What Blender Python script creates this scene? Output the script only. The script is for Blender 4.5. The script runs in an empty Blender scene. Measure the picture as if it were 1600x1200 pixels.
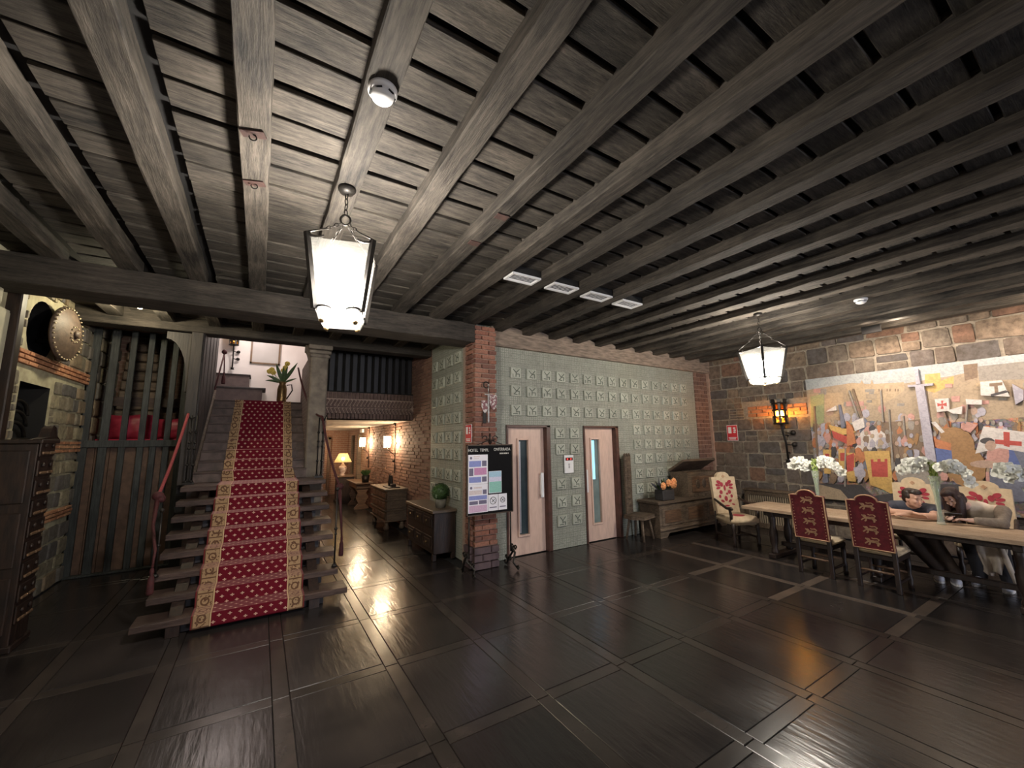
import bpy, bmesh, math, random
from mathutils import Vector, Matrix, Euler
from mathutils.geometry import tessellate_polygon
random.seed(7)
sc = bpy.context.scene
col = sc.collection
PI = math.pi
# ---------------------------------------------------------------- camera
F, PIT, YAW, ROLL, H = 624.97, .14153, .558184, .012572, 1.75
cp, sp, cy, sy = math.cos(PIT), math.sin(PIT), math.cos(YAW), math.sin(YAW)
fwd = Vector((sy*cp, cy*cp, sp)); rgt = Vector((cy, -sy, 0)); dwn = fwd.cross(rgt)
cr, sr = math.cos(ROLL), math.sin(ROLL)
r_ = rgt*cr + dwn*sr; d_ = -rgt*sr + dwn*cr
cam = bpy.data.cameras.new('camera'); camo = bpy.data.objects.new('camera', cam); col.objects.link(camo)
cam.sensor_fit = 'HORIZONTAL'; cam.sensor_width = 36; cam.lens = F/1600*36; cam.clip_start = .02
camo.matrix_world = Matrix(((r_.x, -d_.x, -fwd.x, 0), (r_.y, -d_.y, -fwd.y, 0), (r_.z, -d_.z, -fwd.z, H), (0, 0, 0, 1)))
sc.camera = camo
# ---------------------------------------------------------------- world, exposure
w = bpy.data.worlds.new('world'); sc.world = w; w.use_nodes = True
w.node_tree.nodes['Background'].inputs[0].default_value = (.80, .78, 1.0, 1)
w.node_tree.nodes['Background'].inputs[1].default_value = .03
sc.view_settings.view_transform = 'Standard'; sc.view_settings.look = 'None'
sc.view_settings.gamma = 1; sc.view_settings.use_curve_mapping = False
sc.view_settings.exposure = 0.42
def light(name, kind, loc, power, color, size=.05, spot=None, aim=None, blend=.5):
    l = bpy.data.lights.new(name, kind); l.energy = power; l.color = color
    if kind in ('POINT', 'SPOT'): l.shadow_soft_size = size
    if kind == 'AREA': l.size = size
    if kind == 'SPOT': l.spot_size = math.radians(spot); l.spot_blend = blend
    o = bpy.data.objects.new(name, l); col.objects.link(o); o.location = loc
    if aim: o.rotation_euler = (Vector(aim)-Vector(loc)).to_track_quat('-Z', 'Y').to_euler()
    return o
# cool light added behind the camera, as daylight from a guessed, unseen entrance
l = light('entrance_daylight', 'AREA', (5.2, -9.05, 1.25), 460, (.84, .87, 1.0), 4.2, None, (5.0, 0, 1.35)); l.data.shape = 'RECTANGLE'; l.data.size_y = 2.1
# recessed ceiling spot over the left stone wall, assumed unseen landing light upstairs, point light far down the corridor
light('alcove_light', 'POINT', (-1.47, 6.55, 3.38), 34, (1, .88, .60), .04)
light('landing_light', 'POINT', (-.25, 9.75, 4.25), 30, (1, .86, .80), .12)
light('corridor_light', 'POINT', (1.6, 14.6, 1.6), 14, (1, .76, .5), .08)
# assumed wall washers, spots added to light the mural without any track or fittings
light('mural_washer', 'SPOT', (7.63, 2.2, 3.45), 105, (1, .82, .66), .06, 125, (8.75, 1.9, 1.9), .8)
light('mural_washer', 'SPOT', (7.63, .5, 3.45), 105, (1, .82, .66), .06, 125, (8.75, .6, 1.8), .8)
light('cornice_lamp', 'POINT', (8.1, 1.9, 3.38), 9, (1, .82, .62), .05)  # fill points added to brighten the cornice, without any fitting
light('cornice_lamp', 'POINT', (8.1, .5, 3.38), 9, (1, .82, .62), .05)
# ---------------------------------------------------------------- pixel helpers (1600 x 1200)
def ray(x, y): return r_*((x-800)/F) + d_*((y-600)/F) + fwd
def onX(x, y, v): d = ray(x, y); return Vector((0, 0, H)) + d*(v/d.x)
def onY(x, y, v): d = ray(x, y); return Vector((0, 0, H)) + d*(v/d.y)
def onZ(x, y, v): d = ray(x, y); return Vector((0, 0, H)) + d*((v-H)/d.z)
# ---------------------------------------------------------------- materials
class Ex:
    def __init__(s, nt, v): s.nt, s.v = nt, v
    def op(s, o, *a):
        n = s.nt.nodes.new('ShaderNodeMath'); n.operation = o
        for i, x in enumerate((s,)+a):
            if isinstance(x, Ex): s.nt.links.new(x.v, n.inputs[i])
            else: n.inputs[i].default_value = x
        return Ex(s.nt, n.outputs[0])
    def __add__(s, o): return s.op('ADD', o)
    def __sub__(s, o): return s.op('SUBTRACT', o)
    def __mul__(s, o): return s.op('MULTIPLY', o)
    def lt(s, o): return s.op('LESS_THAN', o)
    def gt(s, o): return s.op('GREATER_THAN', o)
    def mx(s, o): return s.op('MAXIMUM', o)
    def mn(s, o): return s.op('MINIMUM', o)
    def ab(s): return s.op('ABSOLUTE')
    def fr(s): return s.op('FRACT')
    def fl(s): return s.op('FLOOR')
def newmat(name):
    m = bpy.data.materials.new(name); m.use_nodes = True
    nt = m.node_tree; return m, nt, nt.nodes['Principled BSDF']
def rgba(c): return (c[0], c[1], c[2], 1)
def mixc(nt, fac, a, b, mode='MIX'):
    n = nt.nodes.new('ShaderNodeMix'); n.data_type = 'RGBA'; n.blend_type = mode
    for i, x in ((0, fac), (6, a), (7, b)):
        if isinstance(x, Ex): x = x.v
        if hasattr(x, 'is_output'): nt.links.new(x, n.inputs[i])
        elif i == 0: n.inputs[0].default_value = x
        else: n.inputs[i].default_value = rgba(x)
    return n.outputs[2]
def vec(nt, stretch=(1, 1, 1), src='pos'):
    if src == 'pos': o = nt.nodes.new('ShaderNodeNewGeometry').outputs['Position']
    else: o = nt.nodes.new('ShaderNodeTexCoord').outputs[src]
    mp = nt.nodes.new('ShaderNodeMapping'); mp.inputs['Scale'].default_value = stretch
    nt.links.new(o, mp.inputs['Vector']); return mp.outputs[0]
def noise(nt, v, scale, detail=4, rough=.55):
    n = nt.nodes.new('ShaderNodeTexNoise'); n.inputs['Scale'].default_value = scale
    n.inputs['Detail'].default_value = detail; n.inputs['Roughness'].default_value = rough
    nt.links.new(v, n.inputs['Vector']); return n.outputs['Fac']
def ramp(nt, fac, stops, const=False):
    n = nt.nodes.new('ShaderNodeValToRGB'); cr_ = n.color_ramp
    if const: cr_.interpolation = 'CONSTANT'
    while len(cr_.elements) < len(stops): cr_.elements.new(.5)
    for e, (p, c) in zip(cr_.elements, stops): e.position = p; e.color = rgba(c)
    nt.links.new(fac, n.inputs[0]); return n.outputs[0]
def bump(nt, b, h, strength, dist=.01):
    n = nt.nodes.new('ShaderNodeBump'); n.inputs['Strength'].default_value = strength; n.inputs['Distance'].default_value = dist
    nt.links.new(h.v if isinstance(h, Ex) else h, n.inputs['Height']); nt.links.new(n.outputs[0], b.inputs['Normal'])
def objrand(nt): return nt.nodes.new('ShaderNodeObjectInfo').outputs['Random']
def M(name, c1, c2=None, scale=8, rough=.6, bmp=.15, stretch=(1, 1, 1), metal=0, rand=0, lo=.35, hi=.65, src='pos', spec=.5, trans=0, coat=0):
    m, nt, b = newmat(name)
    b.inputs['Roughness'].default_value = rough; b.inputs['Metallic'].default_value = metal
    b.inputs['Specular IOR Level'].default_value = spec
    if trans: b.inputs['Transmission Weight'].default_value = trans
    if coat: b.inputs['Coat Weight'].default_value = coat; b.inputs['Coat Roughness'].default_value = .15
    c2 = c2 or tuple(x*.7 for x in c1)
    v = vec(nt, stretch, src); f = noise(nt, v, scale)
    c = ramp(nt, f, [(lo, c1), (hi, c2)])
    if rand:
        e = Ex(nt, objrand(nt))*(2*rand) + (1-rand)
        hs = nt.nodes.new('ShaderNodeHueSaturation'); nt.links.new(c, hs.inputs['Color']); nt.links.new(e.v, hs.inputs['Value']); c = hs.outputs[0]
    nt.links.new(c, b.inputs['Base Color'])
    if bmp: bump(nt, b, f, bmp)
    return m
def emit(name, c, s):
    m, nt, b = newmat(name); b.inputs['Base Color'].default_value = rgba(c)
    b.inputs['Emission Color'].default_value = rgba(c); b.inputs['Emission Strength'].default_value = s; return m
def palette_mat(name, cols, rough=.8, bmp=.5, nscale=14, dark=.55):
    m, nt, b = newmat(name); b.inputs['Roughness'].default_value = rough
    n = len(cols); c = ramp(nt, objrand(nt), [(i/n, cc) for i, cc in enumerate(cols)], True)
    v = vec(nt); f = noise(nt, v, nscale, 7, .7); f2 = noise(nt, v, 3.1, 3)
    fc = ((Ex(nt, f) - .36)*3.2).mx(0.0).mn(1.0)
    c = mixc(nt, fc, mixc(nt, 1.0, c, (dark, dark, dark), 'MULTIPLY'), mixc(nt, 1.0, c, (1.25, 1.25, 1.25), 'MULTIPLY'))
    c = mixc(nt, Ex(nt, f2)*.35, c, (.20, .13, .08))
    nt.links.new(c, b.inputs['Base Color']); bump(nt, b, f, bmp, .02); return m
def brick_mat(name, axis, c1, c2, mortar, bw=.24, bh=.068, rough=.85):
    m, nt, b = newmat(name); b.inputs['Roughness'].default_value = rough
    s = nt.nodes.new('ShaderNodeSeparateXYZ'); nt.links.new(nt.nodes.new('ShaderNodeNewGeometry').outputs['Position'], s.inputs[0])
    cb = nt.nodes.new('ShaderNodeCombineXYZ'); nt.links.new(s.outputs[axis], cb.inputs[0]); nt.links.new(s.outputs[2], cb.inputs[1])
    t = nt.nodes.new('ShaderNodeTexBrick'); nt.links.new(cb.outputs[0], t.inputs['Vector'])
    t.inputs['Scale'].default_value = 1; t.inputs['Brick Width'].default_value = bw; t.inputs['Row Height'].default_value = bh
    t.inputs['Mortar Size'].default_value = .008; t.inputs['Color1'].default_value = rgba(c1); t.inputs['Color2'].default_value = rgba(c2); t.inputs['Mortar'].default_value = rgba(mortar)
    f = noise(nt, vec(nt), 20, 5)
    nt.links.new(mixc(nt, Ex(nt, f)*.5, t.outputs[0], (.08, .05, .04)), b.inputs['Base Color'])
    bump(nt, b, Ex(nt, f)*.3 - Ex(nt, t.outputs['Fac']), .5, .01); return m

def WD(name, light_, dark_, grain, rough=.75, rand=.2, blotch=2.2):
    m, nt, b = newmat(name); b.inputs['Roughness'].default_value = rough; b.inputs['Specular IOR Level'].default_value = .3
    g = noise(nt, vec(nt, grain), 6, 7, .7); k = noise(nt, vec(nt), blotch, 4, .6); fine = noise(nt, vec(nt, tuple(x*3 for x in grain)), 9, 4, .7)
    e = Ex(nt, g)*.55 + Ex(nt, k)*.35 + Ex(nt, fine)*.25
    c = ramp(nt, e.v, [(.44, dark_), (.58, tuple((x+y)*.42 for x, y in zip(light_, dark_))), (.74, light_)])
    hs = nt.nodes.new('ShaderNodeHueSaturation'); nt.links.new(c, hs.inputs['Color']); nt.links.new((Ex(nt, objrand(nt))*(2*rand) + (1-rand)).v, hs.inputs['Value'])
    nt.links.new(hs.outputs[0], b.inputs['Base Color']); bump(nt, b, e, .7, .02); return m
WOOD = WD('old_beam_wood', (.112, .095, .077), (.011, .0098, .0092), (6, .5, 6))
PLANK = WD('old_plank_wood', (.108, .092, .075), (.0095, .0088, .0086), (.8, 7, 6), .8, .3)
CROSSW = WD('cross_beam_wood', (.074, .061, .050), (.010, .009, .008), (.5, 6, 6), .8, .1)
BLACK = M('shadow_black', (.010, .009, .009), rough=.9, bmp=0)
IRON = M('wrought_iron', (.018, .016, .015), (.03, .026, .022), 30, .45, .1, metal=.6)
DARKWOOD = M('dark_carved_wood', (.030, .015, .010), (.009, .005, .0045), 6, .5, .3, (6, 6, 1))
MIDWOOD = M('walnut_wood', (.165, .095, .055), (.075, .042, .026), 6, .5, .2, (1, 6, 6))
OLDWOOD = WD('grey_oak_wood', (.22, .16, .11), (.045, .032, .024), (1, 6, 6), .6, .1)
TABLEW = WD('pale_table_wood', (.66, .49, .34), (.32, .215, .14), (7, .6, 5), .42, .08)
TREADW = WD('tread_wood', (.125, .080, .064), (.030, .019, .017), (.6, 7, 6), .42, .15)
SLATW = WD('painted_slat_wood', (.068, .074, .071), (.013, .014, .015), (8, 8, .5), .5, .15)
PANELW = M('brown_board', (.115, .066, .042), (.065, .036, .024), 12, .65, .2)
DOORW = M('pale_veneer', (.70, .50, .41), (.60, .42, .34), 9, .45, .05, (3, 3, .6))
FRAMEW = M('mahogany_frame', (.105, .045, .034), (.06, .028, .022), 8, .4, .1)
CREAM = M('cream_fabric', (.60, .47, .31), (.48, .37, .24), 18, .85, .1)
REDF = M('crimson_fabric', (.155, .012, .020), (.10, .008, .014), 25, .8, .15)
REDM = M('red_crest', (.36, .03, .05), (.28, .025, .04), 25, .8, 0)
GOLDF = M('gold_thread', (.46, .27, .15), (.36, .20, .11), 40, .6, .1)
PINK = M('crimson_satin', (.42, .035, .075), (.30, .02, .05), 9, .45, .2)
ROPE = M('red_rope', (.34, .055, .06), (.20, .03, .035), 60, .75, .5)
ROPED = M('dark_red_rope', (.075, .012, .014), (.04, .008, .009), 60, .75, .5)
MORTAR = M('mortar', (.34, .29, .23), (.22, .19, .15), 20, .9, .4)
MORTARL = M('pale_mortar', (.40, .37, .25), (.28, .25, .17), 9, .9, .4)
STONER = palette_mat(bmp=.9, nscale=11, dark=.42, name='right_wall_stone', cols=[(.17, .135, .11), (.10, .095, .095), (.21, .155, .12), (.13, .115, .11), (.23, .125, .085), (.19, .16, .13), (.085, .085, .09), (.24, .18, .13), (.15, .12, .10)])
STONEL = palette_mat('left_wall_stone', [(.20, .18, .13), (.12, .12, .11), (.27, .24, .16), (.10, .10, .10), (.22, .17, .11), (.17, .16, .13)])
BRICK = palette_mat('red_brick', [(.28, .105, .07), (.22, .082, .06), (.33, .14, .095), (.18, .07, .055), (.26, .12, .085)], .85, .4, 30, .6)
BRICKO = palette_mat('orange_brick', [(.46, .20, .10), (.38, .16, .08), (.50, .25, .13)], .85, .4, 30, .7)
BRICKS = palette_mat('dull_brick', [(.19, .105, .08), (.15, .082, .065), (.23, .13, .10)], .85, .4, 30, .6)
BRICKMORT = M('brick_mortar', (.36, .26, .21), (.26, .19, .15), 25, .9, .3)
CORRB = brick_mat('corridor_brick', 1, (.36, .20, .135), (.27, .14, .095), (.42, .33, .25))
CORRB_X = brick_mat('corridor_end_brick', 0, (.36, .18, .12), (.29, .14, .095), (.40, .30, .22))
PLASTER = M('white_plaster', (.80, .75, .72), (.76, .71, .68), 3, .9, .05)
SLATE = None
WHITE = M('white_plastic', (.80, .80, .80), (.76, .76, .77), 5, .4, 0)
STEEL = M('brushed_steel', (.62, .62, .66), (.55, .55, .6), 30, .3, 0, metal=.7)
BRASS = M('worn_brass', (.30, .20, .09), (.18, .12, .055), 20, .35, .1, metal=.8)
SILVER = M('silver_metal', (.62, .60, .58), (.4, .38, .37), 20, .3, .1, metal=.8)
PETAL = M('white_petal', (.86, .86, .80), (.78, .78, .70), 9, .6, 0)
LEAF = M('leaf_green', (.06, .12, .035), (.03, .065, .02), 15, .5, .1)
STEMG = M('stem_green', (.22, .34, .08), (.14, .24, .06), 25, .5, .1)
PAPER = M('white_paper', (.82, .80, .86), (.80, .78, .84), 5, .6, 0)
def slate():
    m, nt, b = newmat('polished_slate'); v = vec(nt); f = noise(nt, v, 1.6, 5); f2 = noise(nt, vec(nt, (9, 1.4, 1)), 2.2, 4)
    c = ramp(nt, f, [(.3, (.014, .0122, .0122)), (.7, (.027, .022, .0205))])
    e = Ex(nt, objrand(nt))*.6 + .7
    hs = nt.nodes.new('ShaderNodeHueSaturation'); nt.links.new(c, hs.inputs['Color']); nt.links.new(e.v, hs.inputs['Value'])
    nt.links.new(hs.outputs[0], b.inputs['Base Color'])
    nt.links.new((Ex(nt, f)*.20 + .13).v, b.inputs['Roughness']); b.inputs['Specular IOR Level'].default_value = .45
    bump(nt, b, Ex(nt, f2)*.7 + Ex(nt, f)*.5, .22, .02); return m
SLATE = slate()
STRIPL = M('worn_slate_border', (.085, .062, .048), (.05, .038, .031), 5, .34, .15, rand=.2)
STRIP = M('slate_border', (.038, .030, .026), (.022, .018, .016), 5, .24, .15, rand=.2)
def greenwall():
    m, nt, b = newmat('green_relief_tile'); b.inputs['Roughness'].default_value = .65
    p = nt.nodes.new('ShaderNodeSeparateXYZ'); nt.links.new(nt.nodes.new('ShaderNodeNewGeometry').outputs['Position'], p.inputs[0])
    u = Ex(nt, p.outputs[0]) + Ex(nt, p.outputs[1]); z = Ex(nt, p.outputs[2])
    P = 1/.077
    fu = (u*P).fr() - .5; fz = (z*P).fr() - .5
    edge = fu.ab().mx(fz.ab())
    cell = nt.nodes.new('ShaderNodeCombineXYZ'); nt.links.new((u*P).fl().v, cell.inputs[0]); nt.links.new((z*P).fl().v, cell.inputs[1])
    wn = nt.nodes.new('ShaderNodeTexWhiteNoise'); nt.links.new(cell.outputs[0], wn.inputs['Vector']); rn = Ex(nt, wn.outputs['Value'])
    g1 = (edge.gt(.18)*edge.lt(.27))
    g2 = fu.ab().lt(.05).mx(fz.ab().lt(.05))*edge.lt(.33)
    line = (g1*rn.gt(.45)).mx(g2*rn.lt(.6)).mx(edge.gt(.43))
    f = noise(nt, vec(nt), 6, 5); f3 = noise(nt, vec(nt), 1.3, 3)
    c = ramp(nt, f, [(.3, (.29, .298, .258)), (.7, (.38, .388, .335))])
    c = mixc(nt, line*.75, c, (.12, .135, .11)); c = mixc(nt, Ex(nt, f3)*.4, c, (.24, .25, .19))
    nt.links.new(c, b.inputs['Base Color']); bump(nt, b, Ex(nt, f)*.3 - line, .6, .012); return m
GREEN = greenwall()
TILEG = M('green_tile', (.41, .425, .36), (.31, .325, .27), 12, .6, .3, rand=.12)
GROOVE_SHADE = M('tile_groove', (.10, .12, .095), (.07, .085, .07), 12, .8, .2)  # darker green paints the shade of the carved marks onto thin bars
def carpet():
    m, nt, b = newmat('patterned_runner'); b.inputs['Roughness'].default_value = .95; b.inputs['Specular IOR Level'].default_value = .1
    b.inputs['Sheen Weight'].default_value = .5; b.inputs['Sheen Tint'].default_value = (1, .55, .55, 1); b.inputs['Sheen Roughness'].default_value = .4
    uv = nt.nodes.new('ShaderNodeTexCoord').outputs['UV']; s = nt.nodes.new('ShaderNodeSeparateXYZ'); nt.links.new(uv, s.inputs[0])
    u, v = Ex(nt, s.outputs[0]), Ex(nt, s.outputs[1])
    au = u.ab()
    P = 1/.086
    row = (v*P*1.6).fl(); off = (row*.5).fr()
    fu = ((u*P + off).fr() - .5).ab(); fv = ((v*P*1.6).fr() - .5).ab()
    plus = (fu.lt(.13)*fv.lt(.10)).mx(fu.lt(.05)*fv.lt(.26)).mx(fu.lt(.21)*fv.lt(.05))
    fld = mixc(nt, plus, (.120, .007, .016), (.52, .34, .25))
    bu = ((au - .395)*(1/.14)); bv = ((v*(1/.153)).fr() - .5)
    n = noise(nt, vec(nt, (1, 1, 1), 'UV'), 34, 3)
    rr = (bu*bu + bv*bv).op('SQRT')
    orn = (rr.gt(.17)*rr.lt(.27)).mx(bv.ab().gt(.46)).mx(bu.ab().gt(.43)).mx(Ex(nt, n).gt(.56)*rr.lt(.46))
    bord = mixc(nt, orn*.85, (.34, .225, .125), (.075, .03, .018))
    c = mixc(nt, au.gt(.325), fld, bord); c = mixc(nt, au.gt(.465), c, (.14, .018, .022))
    c = mixc(nt, (au - .325).ab().lt(.006), c, (.5, .36, .2))
    nt.links.new(c, b.inputs['Base Color']); return m
CARPET = carpet()
def frosted(name, tint, opac=.5, through=(1, 1, 1)):
    m, nt, b = newmat(name); out = nt.nodes['Material Output']
    t = nt.nodes.new('ShaderNodeBsdfTransparent'); d = nt.nodes.new('ShaderNodeBsdfTranslucent'); g = nt.nodes.new('ShaderNodeBsdfDiffuse')
    t.inputs[0].default_value = rgba(through); d.inputs[0].default_value = rgba(tint); g.inputs[0].default_value = rgba(tint)
    a = nt.nodes.new('ShaderNodeMixShader'); a.inputs[0].default_value = .35; nt.links.new(d.outputs[0], a.inputs[1]); nt.links.new(g.outputs[0], a.inputs[2])
    x = nt.nodes.new('ShaderNodeMixShader'); x.inputs[0].default_value = opac; nt.links.new(t.outputs[0], x.inputs[1]); nt.links.new(a.outputs[0], x.inputs[2])
    nt.links.new(x.outputs[0], out.inputs[0]); nt.nodes.remove(b); return m
FROST = frosted('frosted_glass', (.95, .94, .88), .022)
SHADE = frosted('sconce_glass', (1, .9, .7), .15)
AMBER = frosted('amber_glass', (1, .55, .12), .22, (1, .62, .16))
def glass(name, tint=(1, 1, 1), opac=.15):
    m, nt, b = newmat(name); out = nt.nodes['Material Output']
    t = nt.nodes.new('ShaderNodeBsdfTransparent'); t.inputs[0].default_value = rgba(tint)
    b.inputs['Roughness'].default_value = .05; b.inputs['Base Color'].default_value = rgba(tint)
    x = nt.nodes.new('ShaderNodeMixShader'); x.inputs[0].default_value = opac; nt.links.new(t.outputs[0], x.inputs[1]); nt.links.new(b.outputs[0], x.inputs[2])
    nt.links.new(x.outputs[0], out.inputs[0]); return m
VASEG = glass('clear_glass', (.86, .90, .84), .22)
GLOBE2 = emit('globe_glow_far', (1, .92, .80), 290)
GLOBE = emit('globe_glow', (1, .93, .83), 380)
WARM = emit('warm_glow', (1, .76, .48), 300)
AMBERG = emit('amber_glow', (1, .62, .22), 420)
# ---------------------------------------------------------------- mesh builder
class MB:
    def __init__(s): s.v, s.f, s.m = [], [], []; s.mi = 0
    def add(s, vs, fs, T=None):
        o = len(s.v)
        s.v += [tuple(T @ Vector(p)) if T else tuple(p) for p in vs]
        s.f += [tuple(i+o for i in f) for f in fs]; s.m += [s.mi]*len(fs); return s
    def box(s, a, b, T=None):
        x0, y0, z0 = a; x1, y1, z1 = b
        return s.add([(x0, y0, z0), (x1, y0, z0), (x1, y1, z0), (x0, y1, z0), (x0, y0, z1), (x1, y0, z1), (x1, y1, z1), (x0, y1, z1)],
                     [(3, 2, 1, 0), (4, 5, 6, 7), (0, 1, 5, 4), (1, 2, 6, 5), (2, 3, 7, 6), (3, 0, 4, 7)], T)
    def cbox(s, c, sz, T=None):
        return s.box([c[i]-sz[i]/2 for i in range(3)], [c[i]+sz[i]/2 for i in range(3)], T)
    def tube(s, pts, rad, n=8, cap=True):
        pts = [Vector(p) for p in pts]; k = len(pts)
        rad = rad if isinstance(rad, (list, tuple)) else [rad]*k
        vs, fs = [], []; prev = None
        for i, p in enumerate(pts):
            t = (pts[min(i+1, k-1)] - pts[max(i-1, 0)])
            t = t.normalized() if t.length > 1e-9 else Vector((0, 0, 1))
            if prev is None:
                a = Vector((0, 0, 1)) if abs(t.z) < .9 else Vector((1, 0, 0)); u = t.cross(a).normalized()
            else:
                u = prev - t*prev.dot(t); u = u.normalized() if u.length > 1e-6 else t.orthogonal().normalized()
            prev = u; w_ = t.cross(u)
            for j in range(n):
                a = 2*PI*j/n; vs.append(p + (u*math.cos(a) + w_*math.sin(a))*rad[i])
        for i in range(k-1):
            for j in range(n):
                fs.append((i*n+j, i*n+(j+1) % n, (i+1)*n+(j+1) % n, (i+1)*n+j))
        if cap: fs.append(tuple(reversed(range(n)))); fs.append(tuple(range((k-1)*n, k*n)))
        return s.add(vs, fs)
    def lathe(s, prof, n=16, c=(0, 0, 0), T=None):
        vs, fs = [], []; k = len(prof)
        for r, z in prof:
            for j in range(n): a = 2*PI*j/n; vs.append((c[0]+r*math.cos(a), c[1]+r*math.sin(a), c[2]+z))
        for i in range(k-1):
            for j in range(n): fs.append((i*n+j, i*n+(j+1) % n, (i+1)*n+(j+1) % n, (i+1)*n+j))
        fs.append(tuple(reversed(range(n)))); fs.append(tuple(range((k-1)*n, k*n)))
        return s.add(vs, fs, T)
    def ball(s, c, r, n=10, T=None):
        r = r if isinstance(r, (tuple, list)) else (r, r, r); k = n//2+1
        vs, fs = [(0, 0, -1)], []
        for i in range(1, k):
            ph = -PI/2 + PI*i/k
            for j in range(n): a = 2*PI*j/n; vs.append((math.cos(ph)*math.cos(a), math.cos(ph)*math.sin(a), math.sin(ph)))
        vs.append((0, 0, 1)); L = len(vs)-1
        for j in range(n): fs.append((0, 1+(j+1) % n, 1+j)); fs.append((L, L-n+j, L-n+(j+1) % n))
        for i in range(k-2):
            for j in range(n): a = 1+i*n; fs.append((a+j, a+(j+1) % n, a+n+(j+1) % n, a+n+j))
        vs = [(p[0]*r[0], p[1]*r[1], p[2]*r[2]) for p in vs]
        if T: vs = [T @ Vector(p) for p in vs]
        return s.add([(p[0]+c[0], p[1]+c[1], p[2]+c[2]) for p in vs], fs)
    def prism(s, poly, h0, h1, axis=1, T=None):
        # polygon of (a, z) points extruded along an axis (0: x, 1: y, 2: z)
        n = len(poly)
        def P(a, b, h): return (h, a, b) if axis == 0 else ((a, h, b) if axis == 1 else (a, b, h))
        vs = [P(a, b, h0) for a, b in poly] + [P(a, b, h1) for a, b in poly]
        tr = tessellate_polygon([[Vector((a, b, 0)) for a, b in poly]])
        fs = [tuple(t) for t in tr] + [tuple(n+i for i in reversed(t)) for t in tr]
        fs += [(i, (i+1) % n, n+(i+1) % n, n+i) for i in range(n)]
        return s.add(vs, fs, T)
    def mesh(s, name, mats, smooth=False, bevel=0, seg=1):
        me = bpy.data.meshes.new(name); me.from_pydata(s.v, [], s.f)
        for m in (mats if isinstance(mats, (list, tuple)) else [mats]): me.materials.append(m)
        if any(s.m): me.polygons.foreach_set('material_index', s.m)
        bm = bmesh.new(); bm.from_mesh(me)
        if bevel:
            bmesh.ops.bevel(bm, geom=bm.edges[:], offset=bevel, segments=seg, affect='EDGES', clamp_overlap=True)
        bmesh.ops.recalc_face_normals(bm, faces=bm.faces[:]); bm.to_mesh(me); bm.free()
        if smooth: me.polygons.foreach_set('use_smooth', [True]*len(me.polygons))
        return me
    def build(s, name, mats, parent=None, smooth=False, bevel=0, loc=None, rot=None, scale=None, seg=1):
        return obj(name, s.mesh(name, mats, smooth, bevel, seg), parent, loc, rot, scale)
def obj(name, me, parent=None, loc=None, rot=None, scale=None):
    o = bpy.data.objects.new(name, me); col.objects.link(o); o.parent = parent
    if loc is not None: o.location = loc
    if rot is not None: o.rotation_euler = rot
    if scale is not None: o.scale = scale
    return o
def tag(o, label, cat, group=None):
    o['label'] = label; o['category'] = cat
    if group: o['group'] = group
    return o
def thing(name, label, cat, loc=(0, 0, 0), rz=0, group=None):
    o = bpy.data.objects.new(name, None); col.objects.link(o); o.location = loc; o.rotation_euler = (0, 0, rz)
    o.empty_display_size = .1
    return tag(o, label, cat, group)
def struct(o, label=None):
    o['kind'] = 'structure'
    if label: o['label'] = label
    return o
def clone(root, loc, rz, label):
    def cp_(o, par):
        c = o.copy(); col.objects.link(c); c.parent = par
        for ch in o.children: cp_(ch, c)
        return c
    r = cp_(root, None); r.location = loc; r.rotation_euler = (0, 0, rz); r['label'] = label; return r
def text_mesh(txt, size, mat, align='LEFT'):
    cu = bpy.data.curves.new('lettering', 'FONT'); cu.body = txt; cu.size = size; cu.align_x = align; cu.extrude = .001
    t = bpy.data.objects.new('lettering_tmp', cu); col.objects.link(t)
    dg = bpy.context.evaluated_depsgraph_get(); me = bpy.data.meshes.new_from_object(t.evaluated_get(dg))
    bpy.data.objects.remove(t); bpy.data.curves.remove(cu); me.materials.clear(); me.materials.append(mat); return me
def remesh(mb, vox, mats, name, smooth_it=4):
    me = mb.mesh(name+'_tmp', mats); o = bpy.data.objects.new('tmp', me); col.objects.link(o)
    m = o.modifiers.new('r', 'REMESH'); m.mode = 'VOXEL'; m.voxel_size = vox; m.use_smooth_shade = True
    s = o.modifiers.new('s', 'SMOOTH'); s.iterations = smooth_it; s.factor = .5
    dg = bpy.context.evaluated_depsgraph_get(); r = bpy.data.meshes.new_from_object(o.evaluated_get(dg)); r.name = name
    bpy.data.objects.remove(o); bpy.data.meshes.remove(me)
    r.materials.clear()
    for m_ in (mats if isinstance(mats, (list, tuple)) else [mats]): r.materials.append(m_)
    r.polygons.foreach_set('use_smooth', [True]*len(r.polygons)); return r
def rough_block(seed, mats, jit=.10, bev=.10):
    # unit block, front face towards -x, uneven corners and rounded edges
    rnd = random.Random(seed); mb = MB().box((-.5, -.5, -.5), (.5, .5, .5))
    mb.v = [(x*(1+rnd.uniform(-.1, .1)), y*(1+rnd.uniform(-jit, jit*.3)), z*(1+rnd.uniform(-jit, jit*.3))) for x, y, z in mb.v]
    return mb.mesh('block', mats, False, bev, 2)
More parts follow.
